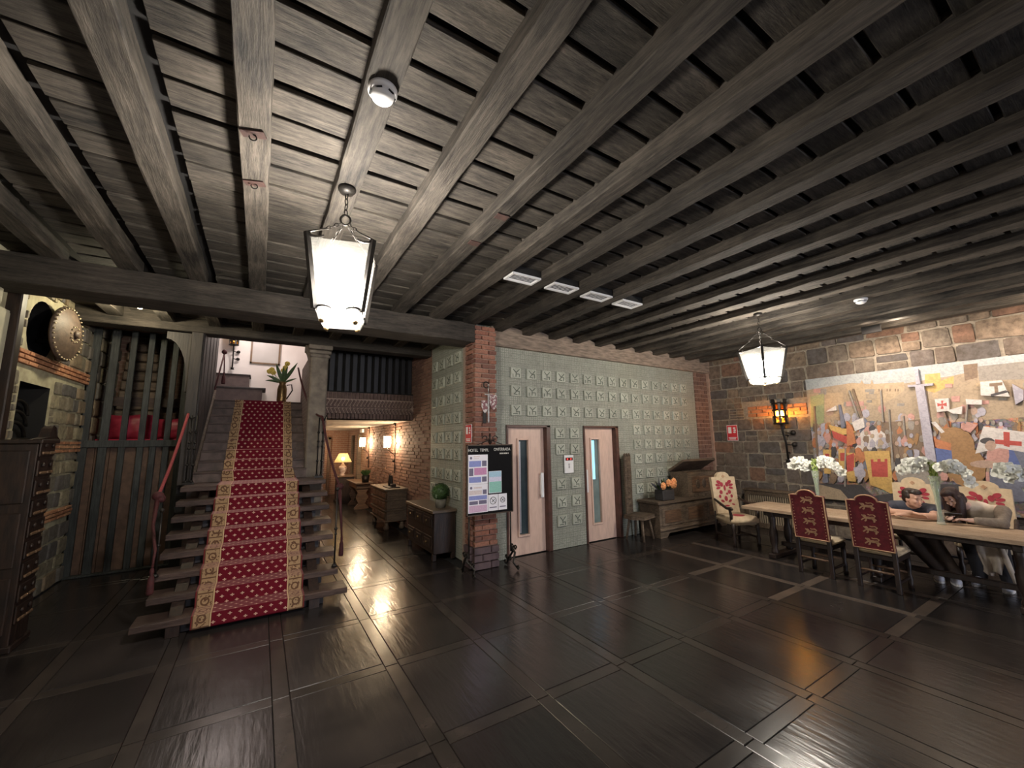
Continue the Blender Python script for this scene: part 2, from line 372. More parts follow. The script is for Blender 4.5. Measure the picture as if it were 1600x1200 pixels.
# ================================================================ FLOOR
XW, YW, XC, XL = 8.74, 5.39, 2.68, -2.15     # right wall, lift wall, corridor wall, left wall
floor = struct(MB().box((-2.4, -9.2, -.12), (XW+.1, 16, -.022)).build('floor', BLACK), 'dark polished slate floor laid in large slabs with border strips')
slabm = MB().box((-.3275, -.4375, -.02), (.3275, .4375, 0)).mesh('slab', SLATE, False, .004)
stripa = MB().box((-.052, -.49, -.02), (.052, .49, -.001)).mesh('strip', STRIP, False, .003)
stripb = MB().box((-.3275, -.052, -.02), (.3275, .052, -.001)).mesh('strip', STRIP, False, .003)
stripaL = stripa.copy(); stripaL.materials.clear(); stripaL.materials.append(STRIPL)
stripbL = stripb.copy(); stripbL.materials.clear(); stripbL.materials.append(STRIPL)
PX, PY = .765, .985
for i in range(-4, 12):
    for j in range(-3, 15):
        x0 = .235 + PX*i; y0 = 1.49 + PY*j
        cx, cyy = x0 + PX/2, y0 + PY/2
        if cyy > YW and cx > XC - .1: continue
        if cx > XW or cx < XL - .2: continue
        if cyy < .3 and cx < 2.5 or cyy < -.6: continue
        rz = random.uniform(-.0025, .0025)
        obj('slab', slabm, floor, (cx, cyy, random.uniform(-.0025, 0)), (random.uniform(-.0022, .0022), random.uniform(-.0022, .0022), rz))
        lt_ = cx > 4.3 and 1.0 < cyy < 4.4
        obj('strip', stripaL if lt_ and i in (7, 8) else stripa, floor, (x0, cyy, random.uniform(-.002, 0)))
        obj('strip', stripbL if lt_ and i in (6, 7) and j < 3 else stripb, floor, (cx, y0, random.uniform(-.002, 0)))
# ================================================================ CEILING
ceil = struct(MB().box((-2.4, -9.2, 3.615), (XW+.1, YW+.1, 3.85)).box((-2.4, YW+.1, 3.615), (XC+.1, 7.4, 3.85)).box((-2.4, 7.4, 3.63), (-.8, 9.35, 3.85)).box((-.8, 7.4, 3.73), (XC+.1, 8.3, 3.85)).build('ceiling', BLACK), 'dark timber ceiling of boards laid over heavy beams')
def beamx(n): return -.14 + .536*(n-3)
segs = [(-2.35, beamx(0)+.03), (beamx(0)+.14, beamx(1)+.03), (beamx(1)+.14, beamx(2)+.03), (beamx(2)+.14, beamx(6)), (beamx(6), beamx(9)), (beamx(9), beamx(13)), (beamx(13), XW)]
plm = {}
for j in range(-7, 28):
    y = 1.915 - .118 + .236*j
    if y > YW and j > 0:
        sg = segs[:3] + [(beamx(2)+.14, XC)]
    else: sg = segs
    if y > 8.1: continue
    for a, b in sg:
        L = round(b-a-.006, 4)
        if L not in plm: plm[L] = MB().box((-L/2, -.100, 0), (L/2, .100, .03)).mesh('plank', PLANK, False, .004)
        obj('plank', plm[L], ceil, ((a+b)/2, y, 3.567 + random.uniform(-.006, .008)), (random.uniform(-.02, .02), random.uniform(-.0015, .0015), random.uniform(-.003, .003)))
def rough_beam(L, wdt, hgt, seed, mat=WOOD):
    rnd = random.Random(seed); n = max(4, int(L/.22)); vs, fs = [], []
    ch = .007
    prof = [(-wdt/2, hgt), (-wdt/2, ch), (-wdt/2+ch, 0), (wdt/2-ch, 0), (wdt/2, ch), (wdt/2, hgt)]
    for i in range(n+1):
        for (x, z) in prof: vs.append((x + rnd.uniform(-.005, .005), -L/2 + L*i/n, z + rnd.uniform(-.004, .004)))
    k = len(prof)
    for i in range(n):
        for j in range(k): fs.append((i*k+j, i*k+(j+1) % k, (i+1)*k+(j+1) % k, (i+1)*k+j))
    fs.append(tuple(range(k))); fs.append(tuple(range(n*k, n*k+k)))
    return MB().add(vs, fs).mesh('beam', mat)
bmA = [rough_beam(7.7, .152, .14, s) for s in (1, 2, 3)]
bmB = [rough_beam(7.5, .152, .14, s) for s in (4, 5, 6)]
bmC = [rough_beam(1.7, .152, .14, s) for s in (7, 8)]
for n in range(-1, 20):
    x = beamx(n)
    if n <= 8:
        obj('beam', bmB[n % 3], ceil, (x, 5.30-3.75, 3.47))
        obj('beam', bmC[n % 2], ceil, (x, 6.47, 3.47))
    else: obj('beam', bmA[n % 3], ceil, (x, YW+.02-3.85, 3.47))
# heavy cross beam before the stairs
o = struct(obj('trim_1', rough_beam(5.0, .42, .27, 11, CROSSW), None, (.12, 5.39, 3.205), (0, 0, PI/2)), 'heavy dark timber cross beam above the foot of the stairs')
# header above pillar and gallery
o = struct(MB().box((-2.2, 7.15, 3.36), (XC, 7.42, 3.73)).build('trim_2', CROSSW, None, False, .01), 'dark timber header over the stair pillar')
# frieze over lift wall, wavy upper edge
top = []
x = 2.96
while x < XW - .01:
    ph = ((x - beamx(8))/.536) % 1
    top.append((x, 3.485 + .085*math.sin(PI*ph)**.7)); x += .0536
poly = [(2.96, 3.235)] + top + [(XW, 3.5), (XW, 3.235)]
FRIEZE = M('frieze_wood', (.30, .23, .175), (.15, .115, .09), 6, .8, .5, (1, 3, 5))
struct(MB().prism(poly, YW-.07, YW+.05, 1).build('trim_3', FRIEZE), 'weathered wooden frieze with scalloped top over the green tile wall')
# ceiling cornice and slot along the right wall
struct(MB().box((XW-.40, -.8, 3.555), (XW-.02, YW-.07, 3.60)).box((XW-.10, -.8, 3.50), (XW-.03, YW-.08, 3.56)).build('trim_4', FRIEZE, None, False, .006), 'pale timber cornice along the stone wall')
# ================================================================ LIFT WALL (back)
D1x0, D1x1, D2x0, D2x1, DZ = 3.24, 4.09, 4.83, 5.69, 2.0
mb = MB()
for a, b, z0, z1 in ((2.90, D1x0, 0, DZ), (D1x1, D2x0, 0, DZ), (D2x1, 8.17, 0, DZ), (2.90, 8.17, DZ, 3.25)):
    mb.box((a, YW, z0), (b, YW+.22, z1))
mb.box((2.96, YW+.06, 3.25), (XW+.1, YW+.22, 3.73)).box((XC, YW+.1, 3.2), (2.97, YW+.22, 3.73))
wb = struct(mb.build('wall_back', GREEN), 'green relief tile wall around the two lifts')
# tile with an angular mason mark
def tile_mesh(v):
    mb = MB(); mb.cbox((0, 0, 0), (.195, .036, .178))
    mb2 = mb.mesh('tile', [TILEG, GROOVE_SHADE], False, .007)
    g = MB()
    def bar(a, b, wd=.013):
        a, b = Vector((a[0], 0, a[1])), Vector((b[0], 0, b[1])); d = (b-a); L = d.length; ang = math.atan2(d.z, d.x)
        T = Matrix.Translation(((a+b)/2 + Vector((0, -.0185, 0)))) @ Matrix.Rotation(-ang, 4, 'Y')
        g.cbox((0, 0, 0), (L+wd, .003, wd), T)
    if v == 0:
        bar((-.05, .06), (0, .005)); bar((.055, .06), (0, .005)); bar((0, .005), (0, -.03)); bar((0, -.02), (.052, -.02)); bar((.052, -.02), (.052, -.062)); bar((-.06, -.055), (.01, -.055))
    elif v == 1:
        bar((-.055, .055), (.0, 0)); bar((.06, .055), (-.04, -.05)); bar((0, 0), (.055, -.005)); bar((.055, -.005), (.05, -.06)); bar((-.04, -.05), (.015, -.06))
    else:
        bar((-.05, .055), (0, .01)); bar((.06, .06), (0, .01)); bar((0, .01), (-.005, -.055)); bar((0, -.015), (.06, -.015)); bar((.06, -.015), (.06, -.055)); bar((-.06, -.02), (-.06, -.06))
    bm = bmesh.new(); bm.from_mesh(mb2); t = g.mesh('t', GROOVE_SHADE); n0 = len(bm.faces); bm.from_mesh(t)
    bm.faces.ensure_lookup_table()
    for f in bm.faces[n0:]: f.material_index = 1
    bm.to_mesh(mb2); bm.free(); return mb2
tm = [tile_mesh(v) for v in range(3)]
rowz = [2.835, 2.545, 2.235, 1.93, 1.655, 1.10, .80, .50]
def tile(x, z): obj('tile', random.choice(tm), wb, (x, YW-.012, z), (0, random.uniform(-.02, .02), 0))
tx = [3.33 + .098 + .3086*i for i in range(15)]
for z in rowz[:3]:
    for x in tx: tile(x, z)
for x in (4.30, 4.62):
    for z in (1.87, 1.60, 1.03, .74, .44): tile(x, z)
for x in tx[9:]:
    for z in (1.93, 1.655, 1.38, 1.10, .82): tile(x, z)
# brick pier between green wall and stone wall
unit_brick = [rough_block(20+i, BRICK, .03, .04) for i in range(3)]
unit_brickb = [rough_block(30+i, BRICKO, .03, .04) for i in range(3)]
unit_brickd = [rough_block(40+i, BRICKS, .03, .04) for i in range(3)]
def bricks_y(parent, x0, x1, y, z0, z1, bl=.225, bh=.070, meshes=unit_brick, dep=.06):
    k = 0; z = z0
    while z + bh*.6 < z1:
        x = x0 - (bl/2 if k % 2 else 0)
        while x < x1 - .02:
            a, b = max(x, x0)+.006, min(x+bl, x1)-.006
            if b - a > .03: obj('brick', random.choice(meshes), parent, ((a+b)/2, y+dep/2, z+bh/2), (0, 0, PI/2 + random.uniform(-.01, .01)), (dep, b-a, bh-.014))
            x += bl
        z += bh; k += 1
def bricks_x(parent, y0, y1, x, z0, z1, bl=.225, bh=.070, meshes=unit_brick, dep=.06, sgn=1):
    k = 0; z = z0
    while z + bh*.6 < z1:
        y = y0 - (bl/2 if k % 2 else 0)
        while y < y1 - .02:
            a, b = max(y, y0)+.006, min(y+bl, y1)-.006
            if b - a > .03: obj('brick', random.choice(meshes), parent, (x+sgn*dep/2, (a+b)/2, z+bh/2), (0, random.uniform(-.01, .01), 0), (dep, b-a, bh-.014))
            y += bl
        z += bh; k += 1
pier = struct(MB().box((8.17, YW+.01, 0), (XW+.1, YW+.22, 3.25)).build('wall_pier', BRICKMORT), 'brick pier in the corner between green wall and stone wall')
bricks_y(pier, 8.18, 8.66, YW-.012, .0, 3.24, .24, .095, unit_brickd)
struct(MB().box((8.665, YW-.05, 0), (XW+.01, YW+.02, 3.24)).build('trim_5', M('pale_corner', (.42, .29, .22), (.3, .2, .15), 9, .8, .4)), 'pale plaster corner strip')
struct(MB().box((-2.4, -9.0, 0), (1.4, -8.8, 3.73)).box((5.8, -9.0, 0), (XW+.1, -8.8, 3.73)).box((1.4, -9.0, 2.55), (5.8, -8.8, 3.73)).box((-2.5, -9.0, 0), (-2.3, 3.6, 3.73)).box((XW+.1, -9.0, 0), (XW+.3, -1.2, 3.73)).build('wall_entrance', PLASTER), 'entrance end of the hall behind the viewer')
struct(MB().box((-2.4, -2.7, 0), (2.0, -2.5, 3.62)).build('wall_partition', PLASTER), 'partition wall of the hall behind the viewer')  # unseen wall added to keep daylight off the left foreground
# ================================================================ BRICK COLUMN
colm = struct(MB().box((2.605, 5.20, 0), (2.945, 5.60, 3.46)).build('wall_column', BRICKMORT), 'red brick column beside the lift doors')
bricks_y(colm, 2.59, 2.96, 5.17, .30, 3.46, .235, .072, unit_brick)
bricks_x(colm, 5.235, 5.47, 2.575, .30, 3.46, .235, .072, unit_brick)
PURP = M('plinth_brick', (.13, .085, .09), (.08, .055, .06), 9, .6, .4)
unit_plinth = [rough_block(50, PURP, .03, .05)]
bricks_y(colm, 2.575, 2.975, 5.15, 0, .30, .27, .10, unit_plinth, .08)
bricks_x(colm, 5.235, 5.48, 2.56, 0, .30, .27, .10, unit_plinth, .08)
# ================================================================ CORRIDOR WALL (plane x = XC)
wc = struct(MB().box((XC, 5.5, 0), (XC+.2, 15.6, 3.73)).build('wall_corridor', CORRB), 'brick wall running down the corridor')
gp = MB().box((XC-.03, 5.50, 0), (XC, 7.08, 3.55)).build('green_panel', GREEN, wc)
for cxi in range(4):
    for z in [.95, 1.22, 1.55, 1.82, 2.13, 2.45, 2.78, 3.1]:
        obj('tile', random.choice(tm), wc, (XC-.042, 6.88 - .335*cxi, z), (0, 0, -PI/2), (1.1, 1, 1.02))
# joined relief bricks of the long wall (too fine to pick apart)
mb = MB(); z = 0; k = 0
while z < 3.6:
    y = 7.08 - (.12 if k % 2 else 0)
    while y < 12.5:
        if y > 8.2 and z > 2.2: break
        a = max(y, 7.085); b = min(y+.228, 12.5); t = random.uniform(.008, .022)
        mb.box((XC-t, a, z+.006), (XC+.01, b, z+.062)); y += .24
    z += .068; k += 1
o = mb.build('brick_relief', brick_mat('corridor_brick_pieces', 1, (.33, .18, .125), (.23, .12, .085), (.25, .13, .09)), wc); o['kind'] = 'stuff'
# corridor shell
struct(MB().box((.98, 8.2, 2.2), (XC, 15.6, 2.32)).build('ceiling_corridor', M('cream_ceiling', (.42, .36, .30), rough=.9)), 'pale low ceiling of the corridor')
struct(MB().box((1.0, 15.4, 0), (XC, 15.6, 2.2)).build('wall_corridor_end', CORRB_X), 'brick end wall of the corridor')
struct(MB().box((.86, 8.2, 0), (1.02, 15.4, 2.2)).build('wall_corridor_left', CORRB), 'brick left wall of the corridor')
struct(MB().box((XC-.11, 13.2, 0), (XC+.01, 13.35, 2.02)).box((XC-.09, 14.3, 0), (XC+.01, 14.42, 2.0)).build('trim_6', OLDWOOD, None, False, .01), 'wooden door jamb in the corridor')
struct(MB().box((1.32, 15.30, 0), (1.40, 15.4, 1.95)).box((2.0, 15.30, 0), (2.08, 15.4, 1.95)).box((1.32, 15.30, 1.88), (2.08, 15.4, 1.96)).build('door_3', MIDWOOD), 'door frame at the far end of the corridor')
# ================================================================ GALLERY
gal = struct(MB().box((.96, 8.2, 2.2), (XC, 8.45, 2.72)).build('wall_gallery', BRICKMORT), 'brick band of the gallery over the corridor mouth')
mb = MB()
x = .97
while x < XC - .03:
    mb.box((x, 8.172, 2.21), (x+.056, 8.21, 2.31)); mb.box((x, 8.165, 2.60), (x+.056, 8.21, 2.715))
    s = .03; T = Matrix.Translation((x+.028, 8.19, 2.515)) @ Matrix.Rotation(.5, 4, 'Y'); mb.cbox((0, 0, 0), (.04, .04, .12), T)
    T = Matrix.Translation((x+.028, 8.19, 2.37)) @ Matrix.Rotation(-.5, 4, 'Y'); mb.cbox((0, 0, 0), (.04, .04, .10), T); x += .068
x = .97
while x < XC - .1: mb.box((x, 8.17, 2.425), (x+.22, 8.21, 2.455)); x += .235
o = mb.build('soldier_course', M('dull_brick_band', (.15, .095, .075), (.085, .052, .045), 12, .85, .4), gal); o['kind'] = 'stuff'
gs = struct(MB().box((.96, 8.24, 2.72), (XC, 8.30, 2.75)).box((.96, 8.24, 3.5), (XC, 8.32, 3.73)).box((.96, 8.42, 2.72), (XC, 8.46, 3.73)).build('wall_gallery_screen', BLACK), 'dark slatted screen closing the gallery')
SLATB = M('blue_black_slat', (.011, .0115, .017), (.006, .0065, .010), 4, .6, .1)
slm = MB().box((-.042, -.012, 2.74), (.042, .012, 3.55)).mesh('slat', SLATB, False, .004)
for k in range(12): obj('slat', slm, gs, (1.08 + k*.138, 8.26, 0))
# ================================================================ PILLAR BY THE STAIRS
PILST = M('grey_pillar_stone', (.20, .165, .13), (.11, .09, .072), 7, .8, .4)
pil = struct(MB().box((.62, 7.20, 1.20), (.88, 7.48, 3.30)).build('wall_pillar', PILST, None, False, .02), 'grey stone pillar on the stair landing')
MB().box((.60, 7.17, 3.16), (.90, 7.5, 3.20)).box((.585, 7.15, 3.22), (.915, 7.5, 3.27)).box((.57, 7.13, 3.29), (.93, 7.52, 3.36)).build('capital', PILST, pil, False, .008)
MB().box((.62, 7.25, 0), (.88, 7.48, 1.2)).build('pedestal', PILST, pil)
# curved wooden brackets either side of the stair opening
def bracket(xa, sgn):
    pts = [(0, 0), (.03*sgn, 0)]
    for t in range(9):
        a = t/8*PI/2; pts.append((sgn*(.03 + .25*(1-math.cos(a))), .15+.60*math.sin(a)))
    pts += [(sgn*.28, .85), (0, .85)]
    return [(xa+p[0], 2.5+p[1]) for p in pts]
struct(MB().prism(bracket(.625, -.35), 7.22, 7.34, 1).build('trim_7', OLDWOOD), 'curved wooden bracket beside the grey pillar')
# upper side walls of the stairs
VBOARD = M('dark_wall_board', (.032, .024, .020), (.014, .011, .010), 5, .6, .3, (9, 9, .7))
wl = struct(MB().box((-.94, 7.2, 0), (-.80, 9.2, 3.73)).build('wall_stair_left', BLACK), 'dark boarded wall left of the upper stairs')
bdm = MB().box((-.04, -.105, 1.2), (.008, .105, 3.72)).mesh('board', VBOARD, False, .006)
for k in range(9): obj('board', bdm, wl, (-.79 + (.006 if k % 2 else 0), 7.30 + k*.215, 0))
bde = MB().box((-.068, -.02, 1.2), (.068, .02, 3.72)).mesh('end_board', VBOARD, False, .006)
obj('end_board', bde, wl, (-.87, 7.19, 0))
struct(MB().prism(bracket(-.94, -1.0), 7.24, 7.40, 1).build('trim_8', VBOARD), 'dark curved bracket left of the stairs')
wr_ = struct(MB().box((.63, 7.48, 0), (.86, 9.1, 3.25)).build('wall_stair_right', brick_mat('stair_brick', 1, (.16, .11, .085), (.12, .08, .065), (.2, .16, .13))), 'brick wall right of the upper stairs')
# ================================================================ UPPER LANDING
struct(MB().box((-3.0, 9.0, 2.40), (.9, 10.9, 2.55)).build('floor_landing', TREADW), 'wooden floor of the upper landing')
struct(MB().box((-3.0, 10.6, 2.55), (1.4, 10.75, 5.0)).build('wall_landing', PLASTER), 'white plaster wall of the upper landing')
struct(MB().box((.86, 9.1, 2.55), (1.0, 10.6, 5.0)).build('wall_landing_right', PLASTER), 'white plaster side wall of the upper landing')
struct(MB().box((-3.0, 8.45, 4.9), (1.4, 10.75, 5.05)).build('ceiling_landing', PLASTER), 'white ceiling of the upper landing')
struct(MB().box((-3.0, 7.42, 3.73), (1.4, 8.45, 5.0)).build('wall_landing_front', PLASTER), 'wall above the stair header')
# ================================================================ STAIRS
st = thing('staircase', 'open wooden staircase with thick treads rising to the white landing', 'staircase', (0, 5.0, 0))
def P(a, b): return (a[0], a[1]-5.0, a[2]), (b[0], b[1]-5.0, b[2])
ys = [5.02 + .227*k for k in range(8)]; zs = [.155 + .1525*k for k in range(8)]
for k in range(8):
    xl, xr = (-.885, .93) if k == 0 else (-.825, .86)
    ye = ys[k] + (.29 if k < 7 else .60)
    MB().box(*P((xl, ys[k], zs[k]-.062), (xr, ye, zs[k]))).build('tread', TREADW, st, False, .006)
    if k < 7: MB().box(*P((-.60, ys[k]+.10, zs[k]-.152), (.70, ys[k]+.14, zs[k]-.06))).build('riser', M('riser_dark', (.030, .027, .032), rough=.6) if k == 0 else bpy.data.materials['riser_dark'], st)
for x in (-.58, .60):
    poly = [(5.03, 0), (5.30, 0), (7.1, 1.06), (7.1, 1.18), (6.70, 1.16), (5.03, .10)]
    MB().prism([(a-5.0, b) for a, b in poly], x-.05, x+.05, 0).build('stringer', DARKWOOD, st)
yu = [7.2 + .2*k for k in range(9)]; zu = [1.225 + .147*(k+1) for k in range(9)]
STEPB = M('brick_step', (.13, .092, .08), (.065, .047, .042), 9, .75, .4)
for k in range(9):
    MB().box(*P((-.78, yu[k], zu[k]-.147), (.64, 9.05, zu[k]-.03))).build('step', STEPB, st)
    MB().box(*P((-.78, yu[k]-.012, zu[k]-.032), (.64, yu[k]+.21, zu[k]))).build('tread', TREADW, st, False, .004)
MB().box(*P((-.80, 7.0, 0), (.64, 9.0, 1.16))).build('base', STEPB, st)
# wooden handrail board on the left wall of the upper flight
MB().prism([(7.25-5, 1.33), (9.0-5, 2.62), (9.0-5, 2.74), (7.25-5, 1.45)], -.775, -.745, 0).build('skirting', OLDWOOD, st)
# runner carpet
def runner():
    path = [(ys[0]-.012, .045)]
    for k in range(8):
        path.append((ys[k]-.012, zs[k]+.004)); path.append(((ys[k+1] if k < 7 else yu[0])-.014, zs[k]+.008))
    n8 = len(path)
    for k in range(9):
        path.append((yu[k]-.014-.012, zu[k]+.004)); path.append(((yu[k+1]-.016-.012) if k < 8 else 9.55, zu[k]+.008))
    vs, fs, uvs = [], [], []; d = 0; last = None
    for i, (y, z) in enumerate(path):
        if last: d += math.hypot(y-last[0], z-last[1])
        last = (y, z)
        w0, w1 = (-.45, .50) if i < n8 else (-.44, .45)
        for e in (0, 1):
            for x in (w0, w1):
                vs.append((x, y - 5.0 + (0 if e == 0 else .010), z - (0 if e == 0 else .012))); uvs.append(((x-.5*(w0+w1)), d))
    for i in range(len(path)-1):
        a, b = i*4, i*4+4
        fs += [(a, a+1, b+1, b), (a+2, b+2, b+3, a+3), (a, b, b+2, a+2), (a+1, a+3, b+3, b+1)]
    me = bpy.data.meshes.new('stair_runner'); me.from_pydata(vs, [], fs); me.materials.append(CARPET)
    ul = me.uv_layers.new(name='UVMap')
    for lp in me.loops: ul.data[lp.index].uv = uvs[lp.vertex_index]
    o = obj('stair_runner', me, None, (0, 5.0, 0))
    tag(o, 'red and gold patterned carpet runner down the middle of the stairs', 'carpet')
runner()
# ================================================================ RIGHT STONE WALL
wr = struct(MB().box((XW, -1.2, 0), (XW+.2, YW, 3.62)).build('wall_right', MORTAR), 'rubble stone wall behind the long table')
stR = [rough_block(60+i, STONER, .14, .05) for i in range(8)]
MUR = (-.75, 3.42, .655, 2.83)   # mural y0 y1 z0 z1
def stones(parent, plane, u0, u1, z0, z1, meshes, sgn, skip, hr=(.19, .30), wr__=(.20, .48), seed=1, dep=.09):
    rnd = random.Random(seed); z = z0
    while z < z1 - .08:
        h = min(rnd.uniform(*hr), z1-z); u = u0
        while u < u1 - .05:
            wd = min(rnd.uniform(*wr__), u1-u)
            if u1 - u - wd < .1: wd = u1-u
            parts = [(z, h)]
            if rnd.random() < .14 and h > .22: parts = [(z, h*.5), (z+h*.5, h*.5)]
            for zz, hh in parts:
                cells = [(u, wd, zz, hh)]
                if skip(u, u+wd, zz, zz+hh): cells = [(u+wd*a_/3, wd/3, zz+hh*b_/2, hh/2) for a_ in range(3) for b_ in range(2)]
                for u_, w_, zz, hh in cells:
                    if skip(u_, u_+w_, zz, zz+hh): continue
                    obj('stone', rnd.choice(meshes), parent, (plane+sgn*rnd.uniform(-.012, .012), u_+w_/2, zz+hh/2), (rnd.uniform(-.035, .035), rnd.uniform(-.02, .02), 0 if sgn > 0 else PI), (dep, w_-.016, hh-.016))
            u += wd
        z += h
def skipR(a, b, c, d):
    if a > MUR[0] and b < MUR[1] and c > MUR[2] and d < MUR[3]: return True
    if b > 3.45 and a < 4.55 and d > 2.20 and c < 2.42: return True
    if b < .3 and c < .5: return True
    return False
stones(wr, XW, -.4, YW-.02, 0, 3.56, stR, 1, skipR, (.20, .33), (.20, .52), seed=5, dep=.05)
bricks_x(wr, 3.45, 4.55, XW-.035, 2.18, 2.43, .23, .075, unit_brickb)
# ================================================================ LEFT STONE WALL with round opening and niche
zmx = 3.73
SHC, SHR = (6.42, 3.02), .335
outer = [(3.6, 0), (7.98, 0), (7.98, zmx), (3.6, zmx)]
circ = [(SHC[0] + SHR*.95*math.cos(a*PI/12), SHC[1] + SHR*math.sin(a*PI/12)) for a in range(24)]
nich = [(6.15, 1.80), (6.15, 2.43), (6.85, 2.43), (6.85, 1.80)]
loops = [[Vector((p[0], p[1], 0)) for p in L] for L in (outer, circ[::-1], nich)]
flat = [p for L in loops for p in L]
mb = MB(); mb.add([(XL, p.x, p.y) for p in flat], [tuple(t) for t in tessellate_polygon(loops)])
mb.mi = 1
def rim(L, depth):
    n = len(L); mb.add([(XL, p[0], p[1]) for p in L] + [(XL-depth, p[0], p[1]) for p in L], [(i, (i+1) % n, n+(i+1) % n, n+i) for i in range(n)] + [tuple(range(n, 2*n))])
rim(circ, .35); rim(nich, .30)  # both openings lined black to stand for the shade inside
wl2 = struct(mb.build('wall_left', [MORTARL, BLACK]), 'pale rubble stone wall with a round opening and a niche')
stL = [rough_block(80+i, STONEL, .16, .06) for i in range(6)]
def skipL(a, b, c, d):
    m = .03
    if b > SHC[0]-SHR-m and a < SHC[0]+SHR+m and d > SHC[1]-SHR-m and c < SHC[1]+SHR+m: return True
    if b > 6.15-m and a < 6.85+m and d > 1.80-m and c < 2.43+m: return True
    return False
for sd, (za, zc) in enumerate(((0, .84), (.985, 1.67), (1.825, 2.60), (2.765, 3.70))): stones(wl2, XL, 5.93, 7.96, za, zc, stL, -1, skipL, (.16, .24), (.16, .32), seed=9+sd, dep=.05)
bricks_x(wl2, 5.95, 7.94, XL, 2.60, 2.76, .22, .052, unit_brickb, .05, .4)
bricks_x(wl2, 6.9, 7.94, XL, 1.67, 1.82, .22, .05, unit_brickb, .05, .4)
bricks_x(wl2, 6.6, 7.94, XL, .84, .98, .22, .046, unit_brickb, .05, .4)
bricks_x(wl2, 5.80, 5.93, XL, .9, 3.6, .14, .12, unit_brickb, .05, .2)
PALEB = M('pale_block', (.46, .44, .33), (.36, .34, .26), 6, .85, .4)
ub = [rough_block(90+i, PALEB, .04, .03) for i in range(2)]
for k, (z, h) in enumerate(((.0, .6), (.6, .55), (1.15, .65), (1.8, .55), (2.35, .7), (3.05, .6))):
    for y in ((4.3, 5.0, 5.7) if k % 2 else (4.65, 5.35)):
        obj('stone', random.choice(ub), wl2, (XL, min(y, 5.35), z+h/2), (0, 0, PI), (.08, .66 if y < 5.6 else .3, h-.02))
struct(MB().box((XL-.01, 5.66, 0), (XL+.10, 5.77, 3.7)).build('trim_9', DARKWOOD, None, False, .01), 'dark timber post on the left stone wall')
# ================================================================ SLATTED SCREEN and alcove
ls = thing('slatted_screen', 'tall dark slatted wooden screen closing the alcove by the stairs', 'screen', (-1.5, 7.95, 0))
smA = MB().box((-.036, -.02, 0), (.036, .02, 3.45)).mesh('slat', SLATW, False, .005)
sx = [-2.10, -1.90, -1.70, -1.50, -1.36, -1.21, -1.06, -.91]
for i, x in enumerate(sx): obj('slat', smA, ls, (x+1.5, 0, .02), None, (1.25 if i < 2 else 1, 1, 1))
MB().box((-.66, -.03, 1.73), (.66, .035, 1.83)).build('middle_rail', SLATW, ls, False, .006)
MB().box((-.66, -.06, 3.46), (.72, .06, 3.56)).build('top_rail', OLDWOOD, ls, False, .008)
MB().box((-.66, -.05, 0), (.66, .04, .03)).build('bottom_rail', SLATW, ls, False, .006)
bpm = MB().box((-.075, .03, .03), (.075, .05, 1.74)).mesh('board', PANELW, False, .003)
for k in range(8): obj('board', bpm, ls, (-.56 + .155*k, .0, 0))
struct(MB().box((-2.2, 9.2, 0), (-.9, 9.35, 3.73)).build('wall_alcove', brick_mat('alcove_brick', 0, (.16, .085, .06), (.11, .06, .045), (.2, .15, .11))), 'brick back wall of the alcove')
al = struct(MB().box((-2.3, 7.9, 0), (XL, 9.3, 3.73)).build('wall_alcove_left', MORTARL), 'stone side wall of the alcove')
stones(al, XL, 7.98, 9.2, 1.7, 3.7, stL, -1, lambda *a: False, (.17, .27), (.16, .34), seed=12, dep=.07)
# stacked horizontal boards at the back of the alcove
bb = thing('board_stack', 'tapering stack of grooved brown boards at the back of the alcove', 'boards', (-1.80, 9.05, 1.75))
for k in range(10):
    wd = .30 - .012*k
    MB().box((-wd, -.03-.004*k, .10+.165*k), (wd, .03, .10+.165*k+.15)).build('board', OLDWOOD, bb, False, .02)
# crimson daybed behind the slats
db = thing('daybed', 'low daybed covered in crimson satin behind the slatted screen', 'bed', (-1.45, 8.45, 1.70))
MB().box((-.62, -.38, -.02), (.46, .4, .06)).build('base', DARKWOOD, db)
MB().box((-.60, -.40, .06), (.46, .4, .15)).build('mattress', PINK, db, True, .03, seg=3)
def pillow(mb, c, s, seed):
    rnd = random.Random(seed); n = 12
    vs, fs = [], []
    for i in range(n+1):
        for j in range(n+1):
            u, v = i/n*2-1, j/n*2-1; e = (1-abs(u)**3)*(1-abs(v)**3)
            vs.append((c[0]+u*s[0], c[1]-s[1]*e**.5*.5 - rnd.uniform(0, .02), c[2]+v*s[2]*(1+.06*math.sin(3*u))))
    o = len(vs)
    for i in range(n+1):
        for j in range(n+1):
            u, v = i/n*2-1, j/n*2-1; e = (1-abs(u)**3)*(1-abs(v)**3)
            vs.append((c[0]+u*s[0], c[1]+s[1]*e**.5*.5, c[2]+v*s[2]*(1+.06*math.sin(3*u))))
    for i in range(n):
        for j in range(n):
            a = i*(n+1)+j; fs.append((a, a+n+1, a+n+2, a+1)); fs.append((o+a, o+a+1, o+a+n+2, o+a+n+1))
    mb.add(vs, fs)
mb = MB(); pillow(mb, (-.30, .12, .33), (.25, .22, .20), 1); mb.build('pillow', PINK, db, True)
mb = MB(); pillow(mb, (.22, .15, .31), (.22, .22, .17), 2); mb.build('pillow', PINK, db, True)
